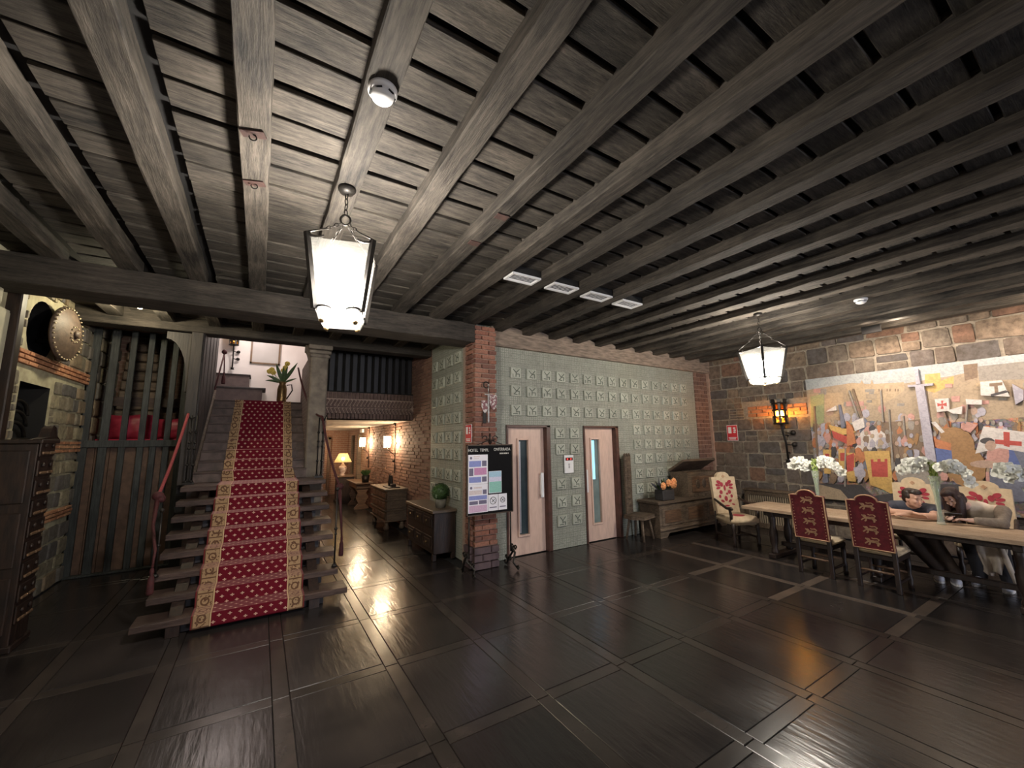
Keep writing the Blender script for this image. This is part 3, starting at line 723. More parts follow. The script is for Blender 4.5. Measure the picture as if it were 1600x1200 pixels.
# ================================================================ LIFT DOORS
SHAFT = M('lift_glass_dark', (.05, .075, .085), (.03, .05, .06), 3, .12, 0)
SHAFTB = emit('lift_cabin_light', (.30, .72, 1.0), .9)
def lift_door(n, x0, x1, wx0, wx1, hx, label, lit):
    dz = DZ - .03
    d = struct(MB().box((x0+.02, YW+.07, 0), (wx0-.005, YW+.11, dz)).box((wx1+.005, YW+.07, 0), (x1-.02, YW+.11, dz)).box((wx0-.005, YW+.07, 0), (wx1+.005, YW+.11, .30)).box((wx0-.005, YW+.07, 1.76), (wx1+.005, YW+.11, dz)).build('door_%d' % n, DOORW), label)
    mb = MB(); mb.box((x0, YW-.025, 0), (x0+.035, YW+.12, DZ)).box((x1-.075, YW-.03, 0), (x1, YW+.12, DZ)).box((x0, YW-.03, DZ-.035), (x1, YW+.12, DZ))
    mb.build('frame', FRAMEW, d, False, .005)
    f = MB(); f.box((wx0-.03, YW+.045, .27), (wx0, YW+.08, 1.79)).box((wx1, YW+.045, .27), (wx1+.03, YW+.08, 1.79)).box((wx0, YW+.045, .27), (wx1, YW+.08, .30)).box((wx0, YW+.045, 1.76), (wx1, YW+.08, 1.79))
    f.build('window_frame', DOORW, d, False, .004)
    MB().box((wx0-.002, YW+.095, .30), (wx1+.002, YW+.10, 1.76)).build('pane', SHAFT if not lit else M('lift_glass_pale', (.20, .26, .25), (.14, .19, .19), 3, .15, 0), d)
    if lit:
        MB().box((wx0+.005, YW+.09, 1.05), (wx0+.10, YW+.094, 1.74)).build('cabin_window', SHAFTB, d)
    else:
        MB().box((wx0+.02, YW+.09, .32), (wx0+.055, YW+.094, 1.74)).build('cabin_post', STEEL, d)
    MB().box((hx-.028, YW+.015, .84), (hx+.028, YW+.045, 1.23)).box((hx-.02, YW+.04, .88), (hx+.02, YW+.075, 1.19)).build('handle', WHITE, d, False, .006)
lift_door(1, D1x0, D1x1, 3.51, 3.69, 3.94, 'pale wooden lift door with narrow glass, nearer the brick column', False)
lift_door(2, D2x0, D2x1, 5.07, 5.26, 4.91, 'pale wooden lift door with narrow lit blue glass, right of the call panel', True)
cpn = thing('lift_call_panel', 'white lift call panel with red display between the two lift doors', 'call panel', (4.47, YW-.01, 1.35))
MB().cbox((0, -.012, 0), (.20, .02, .30)).build('plate', WHITE, cpn, False, .006)
MB().cbox((0, -.024, .085), (.155, .008, .05)).build('display', M('display_red', (.10, .004, .006), rough=.2), cpn)
RL = emit('red_digit', (1, .06, .05), 1.2)
for x in (-.04, .035): MB().cbox((x, -.029, .085), (.022, .003, .022)).build('arrow_light', RL, cpn)
for z in (-.005, -.05): MB().cbox((0, -.025, z), (.03, .010, .034)).build('button', STEEL, cpn, False, .004)
# ================================================================ CEILING FITTINGS
gm = None
for k, n in enumerate((7, 8, 9, 10)):
    xa = beamx(n) + .076 + .012; xb = beamx(n+1) - .076 - .012
    words = ('nearest the brick column side, first of four', 'second of four from the left', 'third of four from the left', 'rightmost of four')
    g = thing('ceiling_grille', 'white louvred air grille set between ceiling beams, ' + words[k], 'air grille', ((xa+xb)/2, 3.40, 3.46), 0, 'air grilles in a row on the ceiling')
    wd = xb-xa
    MB().box((-wd/2, -.095, 0), (wd/2, -.07, .02)).box((-wd/2, .07, 0), (wd/2, .095, .02)).box((-wd/2, -.07, 0), (-wd/2+.025, .07, .02)).box((wd/2-.025, -.07, 0), (wd/2, .07, .02)).build('frame', WHITE, g)
    for j in range(5): MB().cbox((0, -.056+.028*j, .012), (wd-.05, .016, .004), Matrix.Translation((0, -.056+.028*j, .012)) @ Matrix.Rotation(.5, 4, 'X') @ Matrix.Translation((0, .056-.028*j, -.012))).build('louvre', WHITE, g)
    MB().box((-wd/2, -.09, .021), (wd/2, .09, .10)).build('duct', BLACK, g)
def smoke(loc, label):
    s = thing('smoke_detector', label, 'smoke detector', loc)
    MB().lathe([(.070, 0), (.070, -.018), (.060, -.030)], 24).build('base', WHITE, s, True)
    MB().lathe([(.058, -.030), (.050, -.050), (.030, -.062), (.001, -.064)], 24).build('sensor_head', WHITE, s, True)
    for a in range(6):
        T = Matrix.Rotation(a*PI/3, 4, 'Z'); MB().cbox((.058, 0, -.036), (.006, .03, .006), T).build('vent_slot', BLACK, s)
smoke((.399, 1.806, 3.468), 'white round smoke detector on a ceiling beam before the nearer lantern')
smoke((beamx(15)+.02, 1.78, 3.468), 'white smoke detector on the dark ceiling near the mural')
def hook(loc, label):
    s = thing('ceiling_hook', label, 'hook', loc, 0, 'rusty hook plates on a ceiling beam')
    MB().cbox((0, 0, -.004), (.12, .055, .008)).build('plate', M('rust', (.05, .022, .016), (.03, .014, .012), 30, .8, .2) if 'rust' not in bpy.data.materials else bpy.data.materials['rust'], s, rot=(0, 0, -.35))
    MB().tube([(0, 0, -.008)] + [(.018*math.sin(a*.5), 0, -.026+.018*math.cos(a*.5)) for a in range(0, 11)], .004, 6).build('ring', IRON, s, True)
hook((-.145, 2.461, 3.468), 'larger rusty hook plate on the ceiling beam, nearer the camera')
hook((-.144, 2.962, 3.468), 'smaller rusty hook plate on the ceiling beam, further towards the stairs')
for p in ((741, 380), (784, 339)):
    q = onZ(p[0], p[1], 3.466); MB().cbox((0, 0, 0), (.10, .07, .008)).build('wood_plug', bpy.data.materials['rust'], ceil, loc=q)  # two dark patches on the beam, made as thin plates
ex = thing('exit_sign', 'small black exit light box hanging by the mural ceiling cornice', 'exit light', (8.15, 2.22, 3.47))
MB().box((-.02, -.12, -.09), (.02, .12, .03)).build('housing', BLACK, ex, False, .005)
for y in (-.12, .12): MB().tube([(0, y, 0), (0, y*1.1, .085)], .004, 6).build('bracket', IRON, ex)
# recessed spot over the left wall
sp_ = thing('ceiling_spotlight', 'small lit spotlight on the ceiling above the slatted screen', 'spotlight', (-1.33, 6.55, 3.555))
MB().lathe([(.035, 0), (.042, -.08), (.045, -.10)], 14, T=Matrix.Rotation(.6, 4, 'Y')).build('housing', IRON, sp_, True)
MB().ball((-.062, 0, -.088), (.032, .032, .02), 10).build('bulb', emit('spot_glow', (1, .93, .72), 30), sp_, True)
s2 = thing('ceiling_spotlight', 'round unlit spotlight on the ceiling above the round shield', 'spotlight', (-1.85, 6.09, 3.56))
MB().lathe([(.09, 0), (.09, -.03), (.06, -.05)], 16).build('housing', M('grey_fitting', (.25, .24, .22), rough=.5), s2, True)
# ================================================================ LANTERNS
def chain(mb, a, b, r=.012, t=.0035):
    a, b = Vector(a), Vector(b); d = b-a; n = max(2, int(d.length/(r*3.0))); u = d.normalized(); p = u.orthogonal().normalized(); q = u.cross(p)
    for i in range(n):
        c = a + d*((i+.5)/n); e = p if i % 2 else q; hl = d.length/n*.62
        pts = [c + u*hl*math.cos(k*PI/4) + e*r*math.sin(k*PI/4) for k in range(9)]
        mb.tube(pts, t, 5, False)
def lantern(loc, rz, label, at, ab, zt, zb_, globe_mat):
    L = thing('hanging_lantern', label, 'lantern', loc, rz, 'wrought iron lanterns hanging from the ceiling')
    MB().lathe([(.055, 0), (.058, -.015), (.045, -.035), (.012, -.045)], 20).build('ceiling_rose', IRON, L, True)
    mb = MB(); chain(mb, (0, 0, -.04), (0, 0, -.20)); mb.build('chain', IRON, L, True)
    MB().tube([(.032*math.cos(a*PI/6), 0, -.235+.036*math.sin(a*PI/6)) for a in range(13)], .008, 6, False).build('ring', IRON, L, True)
    for i in range(4):
        a = PI/4 + i*PI/2; c, s = math.cos(a)*1.414, math.sin(a)*1.414
        top = (at*c, at*s, zt+.03)
        mb = MB(); chain(mb, (.02*c, .02*s, -.27), (at*c*.5, at*s*.5, (zt+.03-.27)/2-.0), .010, .003)
        mb.tube([(at*c*.5, at*s*.5, (zt+.03-.27)/2), top], .006, 6); mb.build('hanger', IRON, L, True)
        strap = MB(); w0 = .016
        T1 = Vector((at*c, at*s, zt+.03)); T2 = Vector((ab*c, ab*s, zb_+.05))
        strap.tube([T1, T2], [.020, .020], 4)
        for zz, sg in ((T1, -1), (T2, 1)):
            for dx, dy in ((-1, 0), (0, -1)):
                dv = Vector((dx*math.copysign(1, c), dy*math.copysign(1, s), 0))
                strap.tube([zz + dv*(.055*(1-math.cos(k*.55))*.9) + Vector((0, 0, sg*.028*math.sin(k*.55)*.9)) for k in range(6)], [.009, .009, .008, .007, .006, .005], 5)
        strap.build('corner_strap', IRON, L)
    for i in range(4):
        T = Matrix.Rotation(i*PI/2, 4, 'Z')
        vs = [(-at*.93, -at, zt), (at*.93, -at, zt), (ab*.93, -ab, zb_+.05), (-ab*.93, -ab, zb_+.05), (-at*.93, -at+.006, zt), (at*.93, -at+.006, zt), (ab*.93, -ab+.006, zb_+.05), (-ab*.93, -ab+.006, zb_+.05)]
        MB().add(vs, [(0, 1, 2, 3), (7, 6, 5, 4), (0, 4, 5, 1), (1, 5, 6, 2), (2, 6, 7, 3), (3, 7, 4, 0)], T).build('glass_panel', FROST, L)
        vs = [(-ab*.9, -ab*.97, zb_+.045), (ab*.9, -ab*.97, zb_+.045), (ab*.82, -ab*.86, zb_), (-ab*.82, -ab*.86, zb_)]
        MB().add(vs, [(0, 1, 2, 3)], T).build('lower_panel', FROST, L)
    MB().box((-ab*.84, -ab*.84, zb_-.004), (ab*.84, ab*.84, zb_)).build('bottom_glass', FROST, L)
    for i in range(4):
        a = PI/4 + i*PI/2; MB().ball((ab*.85*math.cos(a)*1.2, ab*.85*math.sin(a)*1.2, zb_-.012), .016, 8).build('foot', BRASS, L, True)
    MB().ball((0, 0, zt*.46+zb_*.54), .115, 20).build('globe', globe_mat, L, True)
lantern((.39, 2.716, 3.47), math.radians(-15), 'large lit frosted glass lantern hanging nearest, before the stairs', .190, .135, -.475, -.955, GLOBE)
lantern((5.785, 2.756, 3.47), math.radians(-18), 'lit frosted glass lantern hanging above the long table end', .205, .140, -.53, -.985, GLOBE2)
# ================================================================ COLUMN ORNAMENTS
sw = thing('sword_and_shield', 'silver sword with small heraldic shields mounted on the brick column', 'ornament', (2.80, 5.155, 2.32))
MB().prism([(-.012, -.28), (0, -.31), (.012, -.28), (.012, .10), (-.012, .10)], -.016, -.004).build('blade', SILVER, sw)
MB().cbox((0, -.012, .11), (.13, .02, .02)).build('guard', SILVER, sw, False, .004)
MB().tube([(0, -.012, .12), (0, -.012, .24)], .009, 8).ball((0, -.012, .25), .018, 8).build('hilt', SILVER, sw, True)
shp = [(-.06, .10), (.06, .10), (.06, -.02), (.035, -.09), (0, -.13), (-.035, -.09), (-.06, -.02)]
SHI = M('heraldic_enamel', (.55, .50, .48), (.18, .06, .07), 30, .4, .1, lo=.45, hi=.5)
MB().prism([(.075+a, b+.01) for a, b in shp], -.028, -.016).build('shield', SHI, sw)
MB().prism([(-.055+a*.9, b*.8-.06) for a, b in shp], -.008, -.001).build('shield', SHI, sw)
MB().box((-.085, .0, -.31), (-.03, .008, -.02)).build('backing', IRON, sw)
MB().tube([(-.03+.045*math.cos(a*PI/6), .0, .255+.045*math.sin(a*PI/6)) for a in range(13)], .008, 6).build('wreath', IRON, sw, True)
# red fire signs
REDS = M('sign_red', (.62, .03, .045), (.58, .03, .04), 5, .35, 0)
def fire_sign(loc, rz, wd, hh, label):
    s = thing('fire_hose_sign', label, 'sign', loc, rz)
    MB().cbox((0, 0, 0), (wd, .006, hh)).build('plate', WHITE, s)
    MB().cbox((0, -.004, 0), (wd*.93, .003, hh*.95)).build('red_field', REDS, s)
    MB().cbox((-wd*.2, -.007, hh*.17), (wd*.30, .003, hh*.40)).build('hose_cabinet_symbol', WHITE, s)
    mb = MB(); 
    for k in range(3): mb.ball((wd*.22+(.0 if k != 1 else .008), -.006, hh*(.30-.13*k)), (wd*.13, .002, hh*.055), 8)
    mb.build('flame_symbol', WHITE, s)
    mb = MB(); mb.cbox((0, -.007, -hh*.30), (wd*.7, .003, hh*.05)).cbox((0, -.007, -hh*.39), (wd*.6, .003, hh*.05)); mb.build('caption_bars', WHITE, s)
fire_sign((2.571, 5.33, 1.865), -PI/2, .20, .26, 'red fire hose sign on the side of the brick column')
fire_sign((XW-.058, 4.90, 1.865), PI/2*-1, .235, .335, 'red fire hose sign on the stone wall left of the amber wall lantern')
# ================================================================ NOTICE BOARD
nb = thing('notice_board', 'black letter board with white notices on a wrought iron stand', 'notice board', (2.755, 5.02, 0))
BW, BZ0, BZ1 = .365, .755, 1.705
NBK = M('board_black', (.004, .004, .005), rough=.7, bmp=0, spec=.15)
MB().box((-BW+.012, -.012, BZ0+.012), (BW-.012, .012, BZ1-.012)).build('panel', NBK, nb)
MB().box((-BW, -.018, BZ0), (-BW+.014, .018, BZ1)).box((BW-.014, -.018, BZ0), (BW, .018, BZ1)).box((-BW, -.018, BZ0), (BW, .018, BZ0+.014)).box((-BW, -.018, BZ1-.014), (BW, .018, BZ1)).build('frame', M('bronze_frame', (.12, .085, .06), rough=.4, metal=.5), nb)
LET = M('white_letter', (.80, .78, .72), rough=.5, bmp=0)
for txt, x, z, s, wd in (('HOTEL  TEMPL', -.348, 1.610, .058, .315), ('ONFERRADA', .052, 1.616, .058, .272)):
    me = text_mesh(txt, s, LET); x0_ = min(v.co.x for v in me.vertices); x1_ = max(v.co.x for v in me.vertices)
    o = obj('lettering', me, nb, (x, -.0145, z), (PI/2, 0, 0), (wd/(x1_-x0_), 1, 1)); o['label'] = 'white stick-on letters'
mb = MB()
for k, x in enumerate((.155, .172, .189, .206, .23, .247, .264, .29)): mb.cbox((x, -.0135, 1.578), (.011, .003, .018))
mb.build('small_lettering', LET, nb)
SB = lambda n, c: M(n, c, tuple(v*.85 for v in c), 60, .5, 0)
PB, PR, PP, PC, PD = SB('print_blue', (.25, .29, .62)), SB('print_rose', (.58, .26, .46)), SB('print_pink', (.66, .44, .60)), SB('print_cream', (.72, .62, .62)), SB('print_dark', (.16, .14, .22))
def pane(x0, x1, z0, z1): return (x0, -.0155, z0), (x1, -.0125, z1)
sheet = []
for zt_, zb2 in ((1.568, 1.172), (1.170, .795)):
    sheet.append(MB().box(*pane(-.345, -.045, zb2, zt_)).build('notice_sheet', PAPER, nb))
def ink(par, x0, x1, z0, z1, m, d=.017): MB().box((x0, -d, z0), (x1, -.015, z1)).build('print_block', m, par)
a, b = sheet
MB().lathe([(.018, 0), (.018, .002)], 14, T=Matrix.Translation((-.305, -.016, 1.525)) @ Matrix.Rotation(PI/2, 4, 'X')).build('info_symbol', PD, a)
ink(a, -.265, -.17, 1.535, 1.55, PC); ink(a, -.26, -.18, 1.512, 1.522, PC)
ink(a, -.333, -.15, 1.405, 1.485, PB); ink(a, -.135, -.065, 1.41, 1.485, PD)
ink(a, -.333, -.27, 1.285, 1.385, PD); ink(a, -.255, -.065, 1.295, 1.39, PR)
ink(a, -.333, -.15, 1.185+.01, 1.27, PB); ink(a, -.135, -.065, 1.20, 1.27, PD)
MB().lathe([(.018, 0), (.018, .002)], 14, T=Matrix.Translation((-.302, -.016, 1.125)) @ Matrix.Rotation(PI/2, 4, 'X')).build('info_symbol', PD, b)
ink(b, -.26, -.14, 1.115, 1.135, PC); ink(b, -.333, -.14, 1.035, 1.09, PC); ink(b, -.125, -.065, 1.035, 1.095, PD)
ink(b, -.333, -.06, .965, 1.02, PB); ink(b, -.328, -.20, .905, .95, PD); ink(b, -.185, -.065, .905, .955, PD); ink(b, -.333, -.06, .805, .892, PP)
s3 = MB().box(*pane(-.03, .175, 1.035, 1.335)).build('notice_sheet', PAPER, nb)
ink(s3, -.024, .169, 1.255, 1.33, SB('print_sky', (.40, .62, .78))); ink(s3, -.024, .169, 1.19, 1.255, SB('print_lilac', (.68, .68, .85))); ink(s3, -.024, .169, 1.042, 1.19, SB('print_teal', (.28, .58, .50)))
for x0, x1, zt_, r in ((-.04, .115, 1.018, .048), (.122, .26, 1.018, .036)):
    q = MB().box(*pane(x0, x1, .80, zt_)).build('notice_sheet', PAPER, nb); c = (x0+x1)/2
    MB().tube([(c+r*math.cos(t*PI/10), -.017, .935+r*math.sin(t*PI/10)) for t in range(21)], .0035, 5, False).tube([(c-r*.7, -.017, .935+r*.7), (c+r*.7, -.017, .935-r*.7)], .003, 5).tube([(c-r*.5, -.017, .935-r*.4), (c+r*.5, -.017, .935+r*.4)], .004, 5).build('prohibition_symbol', NBK, q)
    ink(q, x0+.02, x1-.02, .838, .852, PD)
mb = MB()
for sx_ in (-1, 1):
    mb.tube([(sx_*.075+sx_*.05*math.cos(k*.55)*(1-k*.07), 0, 1.79+.045*math.sin(k*.55)*(1-k*.07)) for k in range(11)], .007, 6)
    mb.tube([(sx_*.02, 0, 1.72), (sx_*.025, 0, 1.78), (sx_*.08, 0, 1.745)], .006, 6); mb.tube([(0, 0, 1.77), (sx_*.2, 0, 1.705)], .006, 6)
mb.tube([(0, 0, 1.70), (0, 0, 1.86)], .011, 6); mb.build('crest_scroll', IRON, nb, True)
for sx_ in (-1, 1):
    x = sx_*.325
    mb = MB(); mb.tube([(x, 0, .76), (x, 0, .22)], .011, 8)
    mb.build('post', IRON, nb, True)
    for sy_ in (-1, 1):
        mb = MB(); mb.tube([(x, 0, .30), (x+sx_*.05, sy_*.03, .20), (x+sx_*.03*sy_, sy_*.11, .10), (x+sx_*.02, sy_*.15, .02)], [.014, .016, .014, .012], 8)
        for cc, rr in (((x+sx_*.05, sy_*.04, .27), .035), ((x+sx_*.01, sy_*.17, .038), .03), ((x-sx_*.04, sy_*.05, .14), .03)):
            mb.tube([(cc[0], cc[1]+sy_*rr*math.cos(k*.6)*(1-k*.05), cc[2]+rr*math.sin(k*.6)*(1-k*.05)) for k in range(12)], .010, 6)
        mb.build('scroll_foot', IRON, nb, True)
# ================================================================ LEFT CARVED CABINET
lc = thing('carved_cabinet', 'tall dark carved cabinet at the left edge before the stone wall', 'cabinet', (-1.90, 5.62, 0))
MB().box((-.19, -.17, .04), (.17, .17, 1.78)).build('body', DARKWOOD, lc, False, .006)
MB().box((-.20, -.19, 1.78), (.20, .20, 1.82)).build('cornice', DARKWOOD, lc, False, .008)
MB().prism([(-.19, 1.82), (.19, 1.82), (.13, 1.85), (.09, 1.93), (.03, 1.95), (-.02, 1.92), (-.06, 1.84)], .13, .19, 0).build('crest', DARKWOOD, lc, False, .006)
MB().box((-.19, -.19, 0), (.19, .19, .06)).build('plinth', DARKWOOD, lc, False, .008)
LITEDGE = M('worn_carved_edge', (.20, .12, .07), (.10, .06, .035), 20, .4, .2)  # paler tone stands for light caught on the drawer edges
for k in range(9):
    z = .22 + .18*k
    d = MB().box((.17, -.155, z), (.185, .155, z+.15)).build('drawer', DARKWOOD, lc, False, .006)
    for y in (-.075, .075):
        MB().box((.185, y-.06, z+.02), (.20, y+.06, z+.045)).build('moulding', LITEDGE, d, False, .005)
        MB().ball((.192, y, z+.10), (.014, .022, .022), 8).build('boss', DARKWOOD, d, True)
for k in range(3): MB().box((-.15, -.185, .15+.55*k), (.13, -.17, .62+.55*k)).build('side_panel', DARKWOOD, lc, False, .01)
# ================================================================ ROUND SHIELD
SHB = M('hammered_bronze', (.10, .066, .045), (.055, .037, .027), 14, .6, .4, metal=.1)
sh = thing('round_shield', 'round studded bronze shield leaning out of the wall opening', 'shield', (XL+.16, SHC[0]+.13, SHC[1]+.02), math.radians(-6))
T = Matrix.Rotation(PI/2, 4, 'Y')
MB().lathe([(.31, -.02), (.32, 0), (.29, .015), (.20, .05), (.07, .075), (.001, .08)], 36, T=T).build('disc', SHB, sh, True)
mb = MB()
for k in range(34):
    a = 2*PI*k/34; mb.ball((.02, .30*math.cos(a), .30*math.sin(a)), .012, 6)
for k in range(12):
    a = 2*PI*k/12; mb.ball((.075, .09*math.cos(a), .09*math.sin(a)), .010, 6)
mb.build('studs', M('pale_stud', (.42, .34, .22), rough=.35, metal=.5), sh, True)['kind'] = 'stuff'
MB().ball((.085, 0, 0), (.03, .045, .045), 12).build('boss', SHB, sh, True)
MB().tube([(-.22, 0, -.1), (0, 0, -.1)], .02, 8).tube([(-.22, .33, .05), (0, .28, .05)], .015, 8).build('bracket', IRON, sh)
ni = thing('niche_ornament', 'dark iron arch ornament standing inside the wall niche', 'ornament', (XL-.12, 6.5, 1.80))
mb = MB()
for k in range(3): mb.tube([(0, (-.26+.02*k)*math.cos(a*PI/12)+.02*k, .06+.12*k+(.16)*math.sin(a*PI/12)) for a in range(13)], .018, 6)
mb.box((-.05, -.3, 0), (.05, .3, .05)).build('iron_arches', IRON, ni, True)
ni['label'] = 'dark iron arch ornament standing inside the wall niche'
# ================================================================ ROPES and STAIR IRONWORK
def iron_post(name, label, base, h, arm):
    p = thing(name, label, 'post', base)
    mb = MB()
    for s_ in (-.03, .03): mb.tube([(s_, 0, .03), (s_, 0, h)], .010, 6)
    mb.build('twin_rods', IRON, p, True)
    mb = MB()
    for s_ in (-.03, .03):
        for z in (.04, .26, .48, .56, .70): mb.ball((s_, 0, min(z, h-.05)), .021, 8)
    mb.build('collars', IRON, p, True)
    MB().tube([(0, 0, h-.03), (arm*.5, -.02, h-.05), (arm, -.03, h+.0), (arm*1.15, -.03, h+.04)], .013, 6).build('arm', IRON, p, True)
    MB().box((-.06, -.03, 0), (.06, .03, .03)).build('foot', IRON, p)
    return p
iron_post('stair_post', 'black twin iron post left of the stairs carrying the red rope', (-.79, 6.98, 1.222), .93, -.07)
iron_post('stair_post', 'black twin iron post before the grey pillar on the landing', (.80, 7.0, 1.222), .93, .06)
def sag(a, b, s, n=14):
    a, b = Vector(a), Vector(b); return [a.lerp(b, i/n) - Vector((0, 0, s*4*(i/n)*(1-i/n))) for i in range(n+1)]
def tassel(par, p, mat, L=.20, r=.03):
    MB().lathe([(.006, L+.05), (.014, L+.03), (.020, L), (.012, L-.02), (r*.8, L-.05), (r, .02), (r*.85, 0)], 12, c=p).build('tassel', mat, par, True)
def local(pts, o): return [Vector(p)-Vector(o) for p in pts]
# left rope
kn = onY(247, 775, 5.9); tp = Vector((-.86, 6.95, 2.17)); lo_ = onY(236, 905, 5.25)
rp = thing('barrier_rope', 'bright red barrier rope hanging along the left of the stairs', 'rope', (lo_.x, lo_.y, 0))
O = (lo_.x, lo_.y, 0)
MB().tube(local(sag(tp, kn, .06), O), .017, 8).build('rope', ROPE, rp, True)
MB().ball(kn-Vector(O), (.055, .05, .05), 10).ball(kn-Vector(O)+Vector((.03, 0, -.03)), (.04, .04, .045), 8).build('knot', ROPED, rp, True)
MB().tube(local([kn, kn+Vector((.0, -.1, -.30)), lo_+Vector((0, .05, .25)), lo_+Vector((0, 0, .1))], O), [.024, .016, .013, .010], 8).build('hanging_cord', ROPED, rp, True)
tassel(rp, lo_-Vector(O)-Vector((0, 0, .14)), ROPED)
po = thing('rope_stand', 'slim black iron stand on the lower left treads', 'rope stand', (-.80, 5.42, .46))
MB().tube([(0, 0, 0), (0, 0, .62)], .010, 6).build('rod', IRON, po, True)
MB().ball((0, 0, .64), .022, 8).ball((0, 0, .30), .018, 8).lathe([(.03, 0), (.02, .03)], 10).build('knobs', IRON, po, True)
# right rope: upper length to the landing post, then drop with tassel
t0 = onY(466, 575, 8.3); t1 = Vector((.80, 6.95, 2.17)); t2 = onY(531, 760, 6.35); t3 = onY(534, 840, 6.15)
O = (t3.x, t3.y, 0)
rp = thing('barrier_rope', 'dark red barrier rope hanging right of the stairs with a tassel', 'rope', O)
MB().tube(local(sag(t0, t1, .22), O), .016, 8).build('upper_rope', ROPED, rp, True)
MB().tube(local(sag(t1, t2, .10), O), .017, 8).build('rope', ROPED, rp, True)
MB().ball(t2-Vector(O), (.055, .05, .05), 10).ball(t2-Vector(O)+Vector((-.01, 0, -.12)), (.045, .04, .10), 8).build('knot', ROPED, rp, True)
MB().tube(local([t2, t2.lerp(t3, .5), t3], O), [.022, .018, .012], 8).build('hanging_cord', ROPED, rp, True)
tassel(rp, t3-Vector(O)-Vector((0, 0, .24)), ROPED, .22, .032)
po = thing('rope_stand', 'slim black iron stand on the lower right treads', 'rope stand', (.83, 5.34, .309))
MB().tube([(0, 0, 0), (.015, .12, .86)], .010, 6).build('rod', IRON, po, True)
MB().ball((.015, .12, .88), .024, 8).ball((.008, .05, .42), .022, 8).ball((.006, .04, .36), .018, 8).lathe([(.035, 0), (.02, .035)], 10).build('knobs', IRON, po, True)
t_ = thing('barrier_rope', 'dark rope with tassel hanging by the upper landing lantern', 'rope', (-.72, 9.6, 2.55))
MB().tube([(0, 0, 1.0), (.02, 0, .6)], .012, 6).tube([(0, 0, 1.0), (-.05, -.6, .2)], .014, 6).build('rope', ROPED, t_, True)
MB().ball((0, 0, 1.02), .05, 8).build('knot', ROPED, t_, True); tassel(t_, Vector((.02, 0, .38)), ROPED, .2, .035)
# ================================================================ UPPER LANDING THINGS
ls2 = thing('landing_steps', 'two brown steps climbing left against the white landing wall', 'steps', (-.5, 10.1, 2.55))
RIS = M('step_riser', (.16, .115, .105), (.12, .085, .08), 9, .7, .2)
MB().box((-1.2, -.1, 0), (.46, .48, .345)).build('riser', RIS, ls2); MB().box((-1.2, -.14, .345), (.52, .48, .385)).build('tread', DARKWOOD, ls2, False, .006)
MB().box((-1.2, .02, .385), (.20, .48, .64)).build('riser', RIS, ls2); MB().box((-1.2, 0, .64), (.23, .48, .672)).build('tread', DARKWOOD, ls2, False, .006)
pf = thing('framed_picture', 'pale picture in a thin brown frame on the white landing wall', 'picture', (-.03, 10.59, 3.55))
GILT = M('gilt_frame', (.20, .12, .06), (.12, .07, .04), 9, .5, .1)
MB().box((-.29, -.03, 0), (-.255, 0, .78)).box((.255, -.03, 0), (.29, 0, .78)).box((-.29, -.03, 0), (.29, 0, .035)).box((-.29, -.03, .745), (.29, 0, .78)).build('frame', GILT, pf)
MB().box((-.255, -.012, .035), (.255, -.004, .745)).build('picture', M('pale_print', (.50, .48, .46), (.44, .42, .41), 2, .5, 0), pf)
fl = thing('flower_jug', 'brass jug of yellow flowers with dark leaves on the upper landing', 'vase', (.30, 9.2, 2.56))
MB().lathe([(.075, 0), (.085, .05), (.085, .28), (.07, .34), (.055, .38), (.075, .42)], 20).build('jug', BRASS, fl, True)
MB().tube([(.075, 0, .36), (.16, 0, .38), (.18, 0, .26), (.085, 0, .08)], .012, 8).build('handle', IRON, fl, True)
def blade(mb, p, d, L, wd, droop=0):
    p, d = Vector(p), Vector(d).normalized(); s_ = d.cross(Vector((0, 1, .2))).normalized(); n = 6; vs = []
    for i in range(n+1):
        t = i/n; c = p + d*L*t - Vector((0, 0, droop*t*t)); ww = wd*math.sin(PI*(.12+.85*t))
        vs += [c - s_*ww, c + Vector((0, -.006, 0)), c + s_*ww]
    fs = []
    for i in range(n): a = i*3; fs += [(a, a+1, a+4, a+3), (a+1, a+2, a+5, a+4)]
    mb.add(vs, fs)
for d, L, wd, dr in (((.55, 0, 1), .50, .035, 0), ((-.35, 0, 1), .42, .035, 0), ((-.8, 0, .55), .34, .03, .05), ((-.9, 0, .35), .32, .028, .08), ((.2, -.2, 1), .35, .03, 0), ((.9, 0, .5), .28, .02, .02), ((0, -.2, 1), .33, .03, 0)):
    mb = MB(); blade(mb, (0, 0, .40), d, L, wd, dr); mb.build('leaf', LEAF, fl)
YEL = M('yellow_petal', (.72, .56, .12), (.55, .42, .08), 30, .7, 0)
for c in ((.03, 0, .72), (.06, -.02, .80), (.0, 0, .66), (-.20, 0, .66), (-.24, 0, .62), (-.17, -.02, .60)):
    mb = MB()
    for k in range(7):
        a = k*2*PI/7; mb.ball((c[0]+.028*math.cos(a), c[1]-.01, c[2]+.028*math.sin(a)), (.024, .014, .024), 6)
    mb.ball((c[0], c[1]-.02, c[2]), .02, 6); mb.build('blossom', YEL, fl, True)
    MB().tube([(0, 0, .4), (c[0]*.7, 0, c[2]*.85), c], .004, 5).build('stem', STEMG, fl)
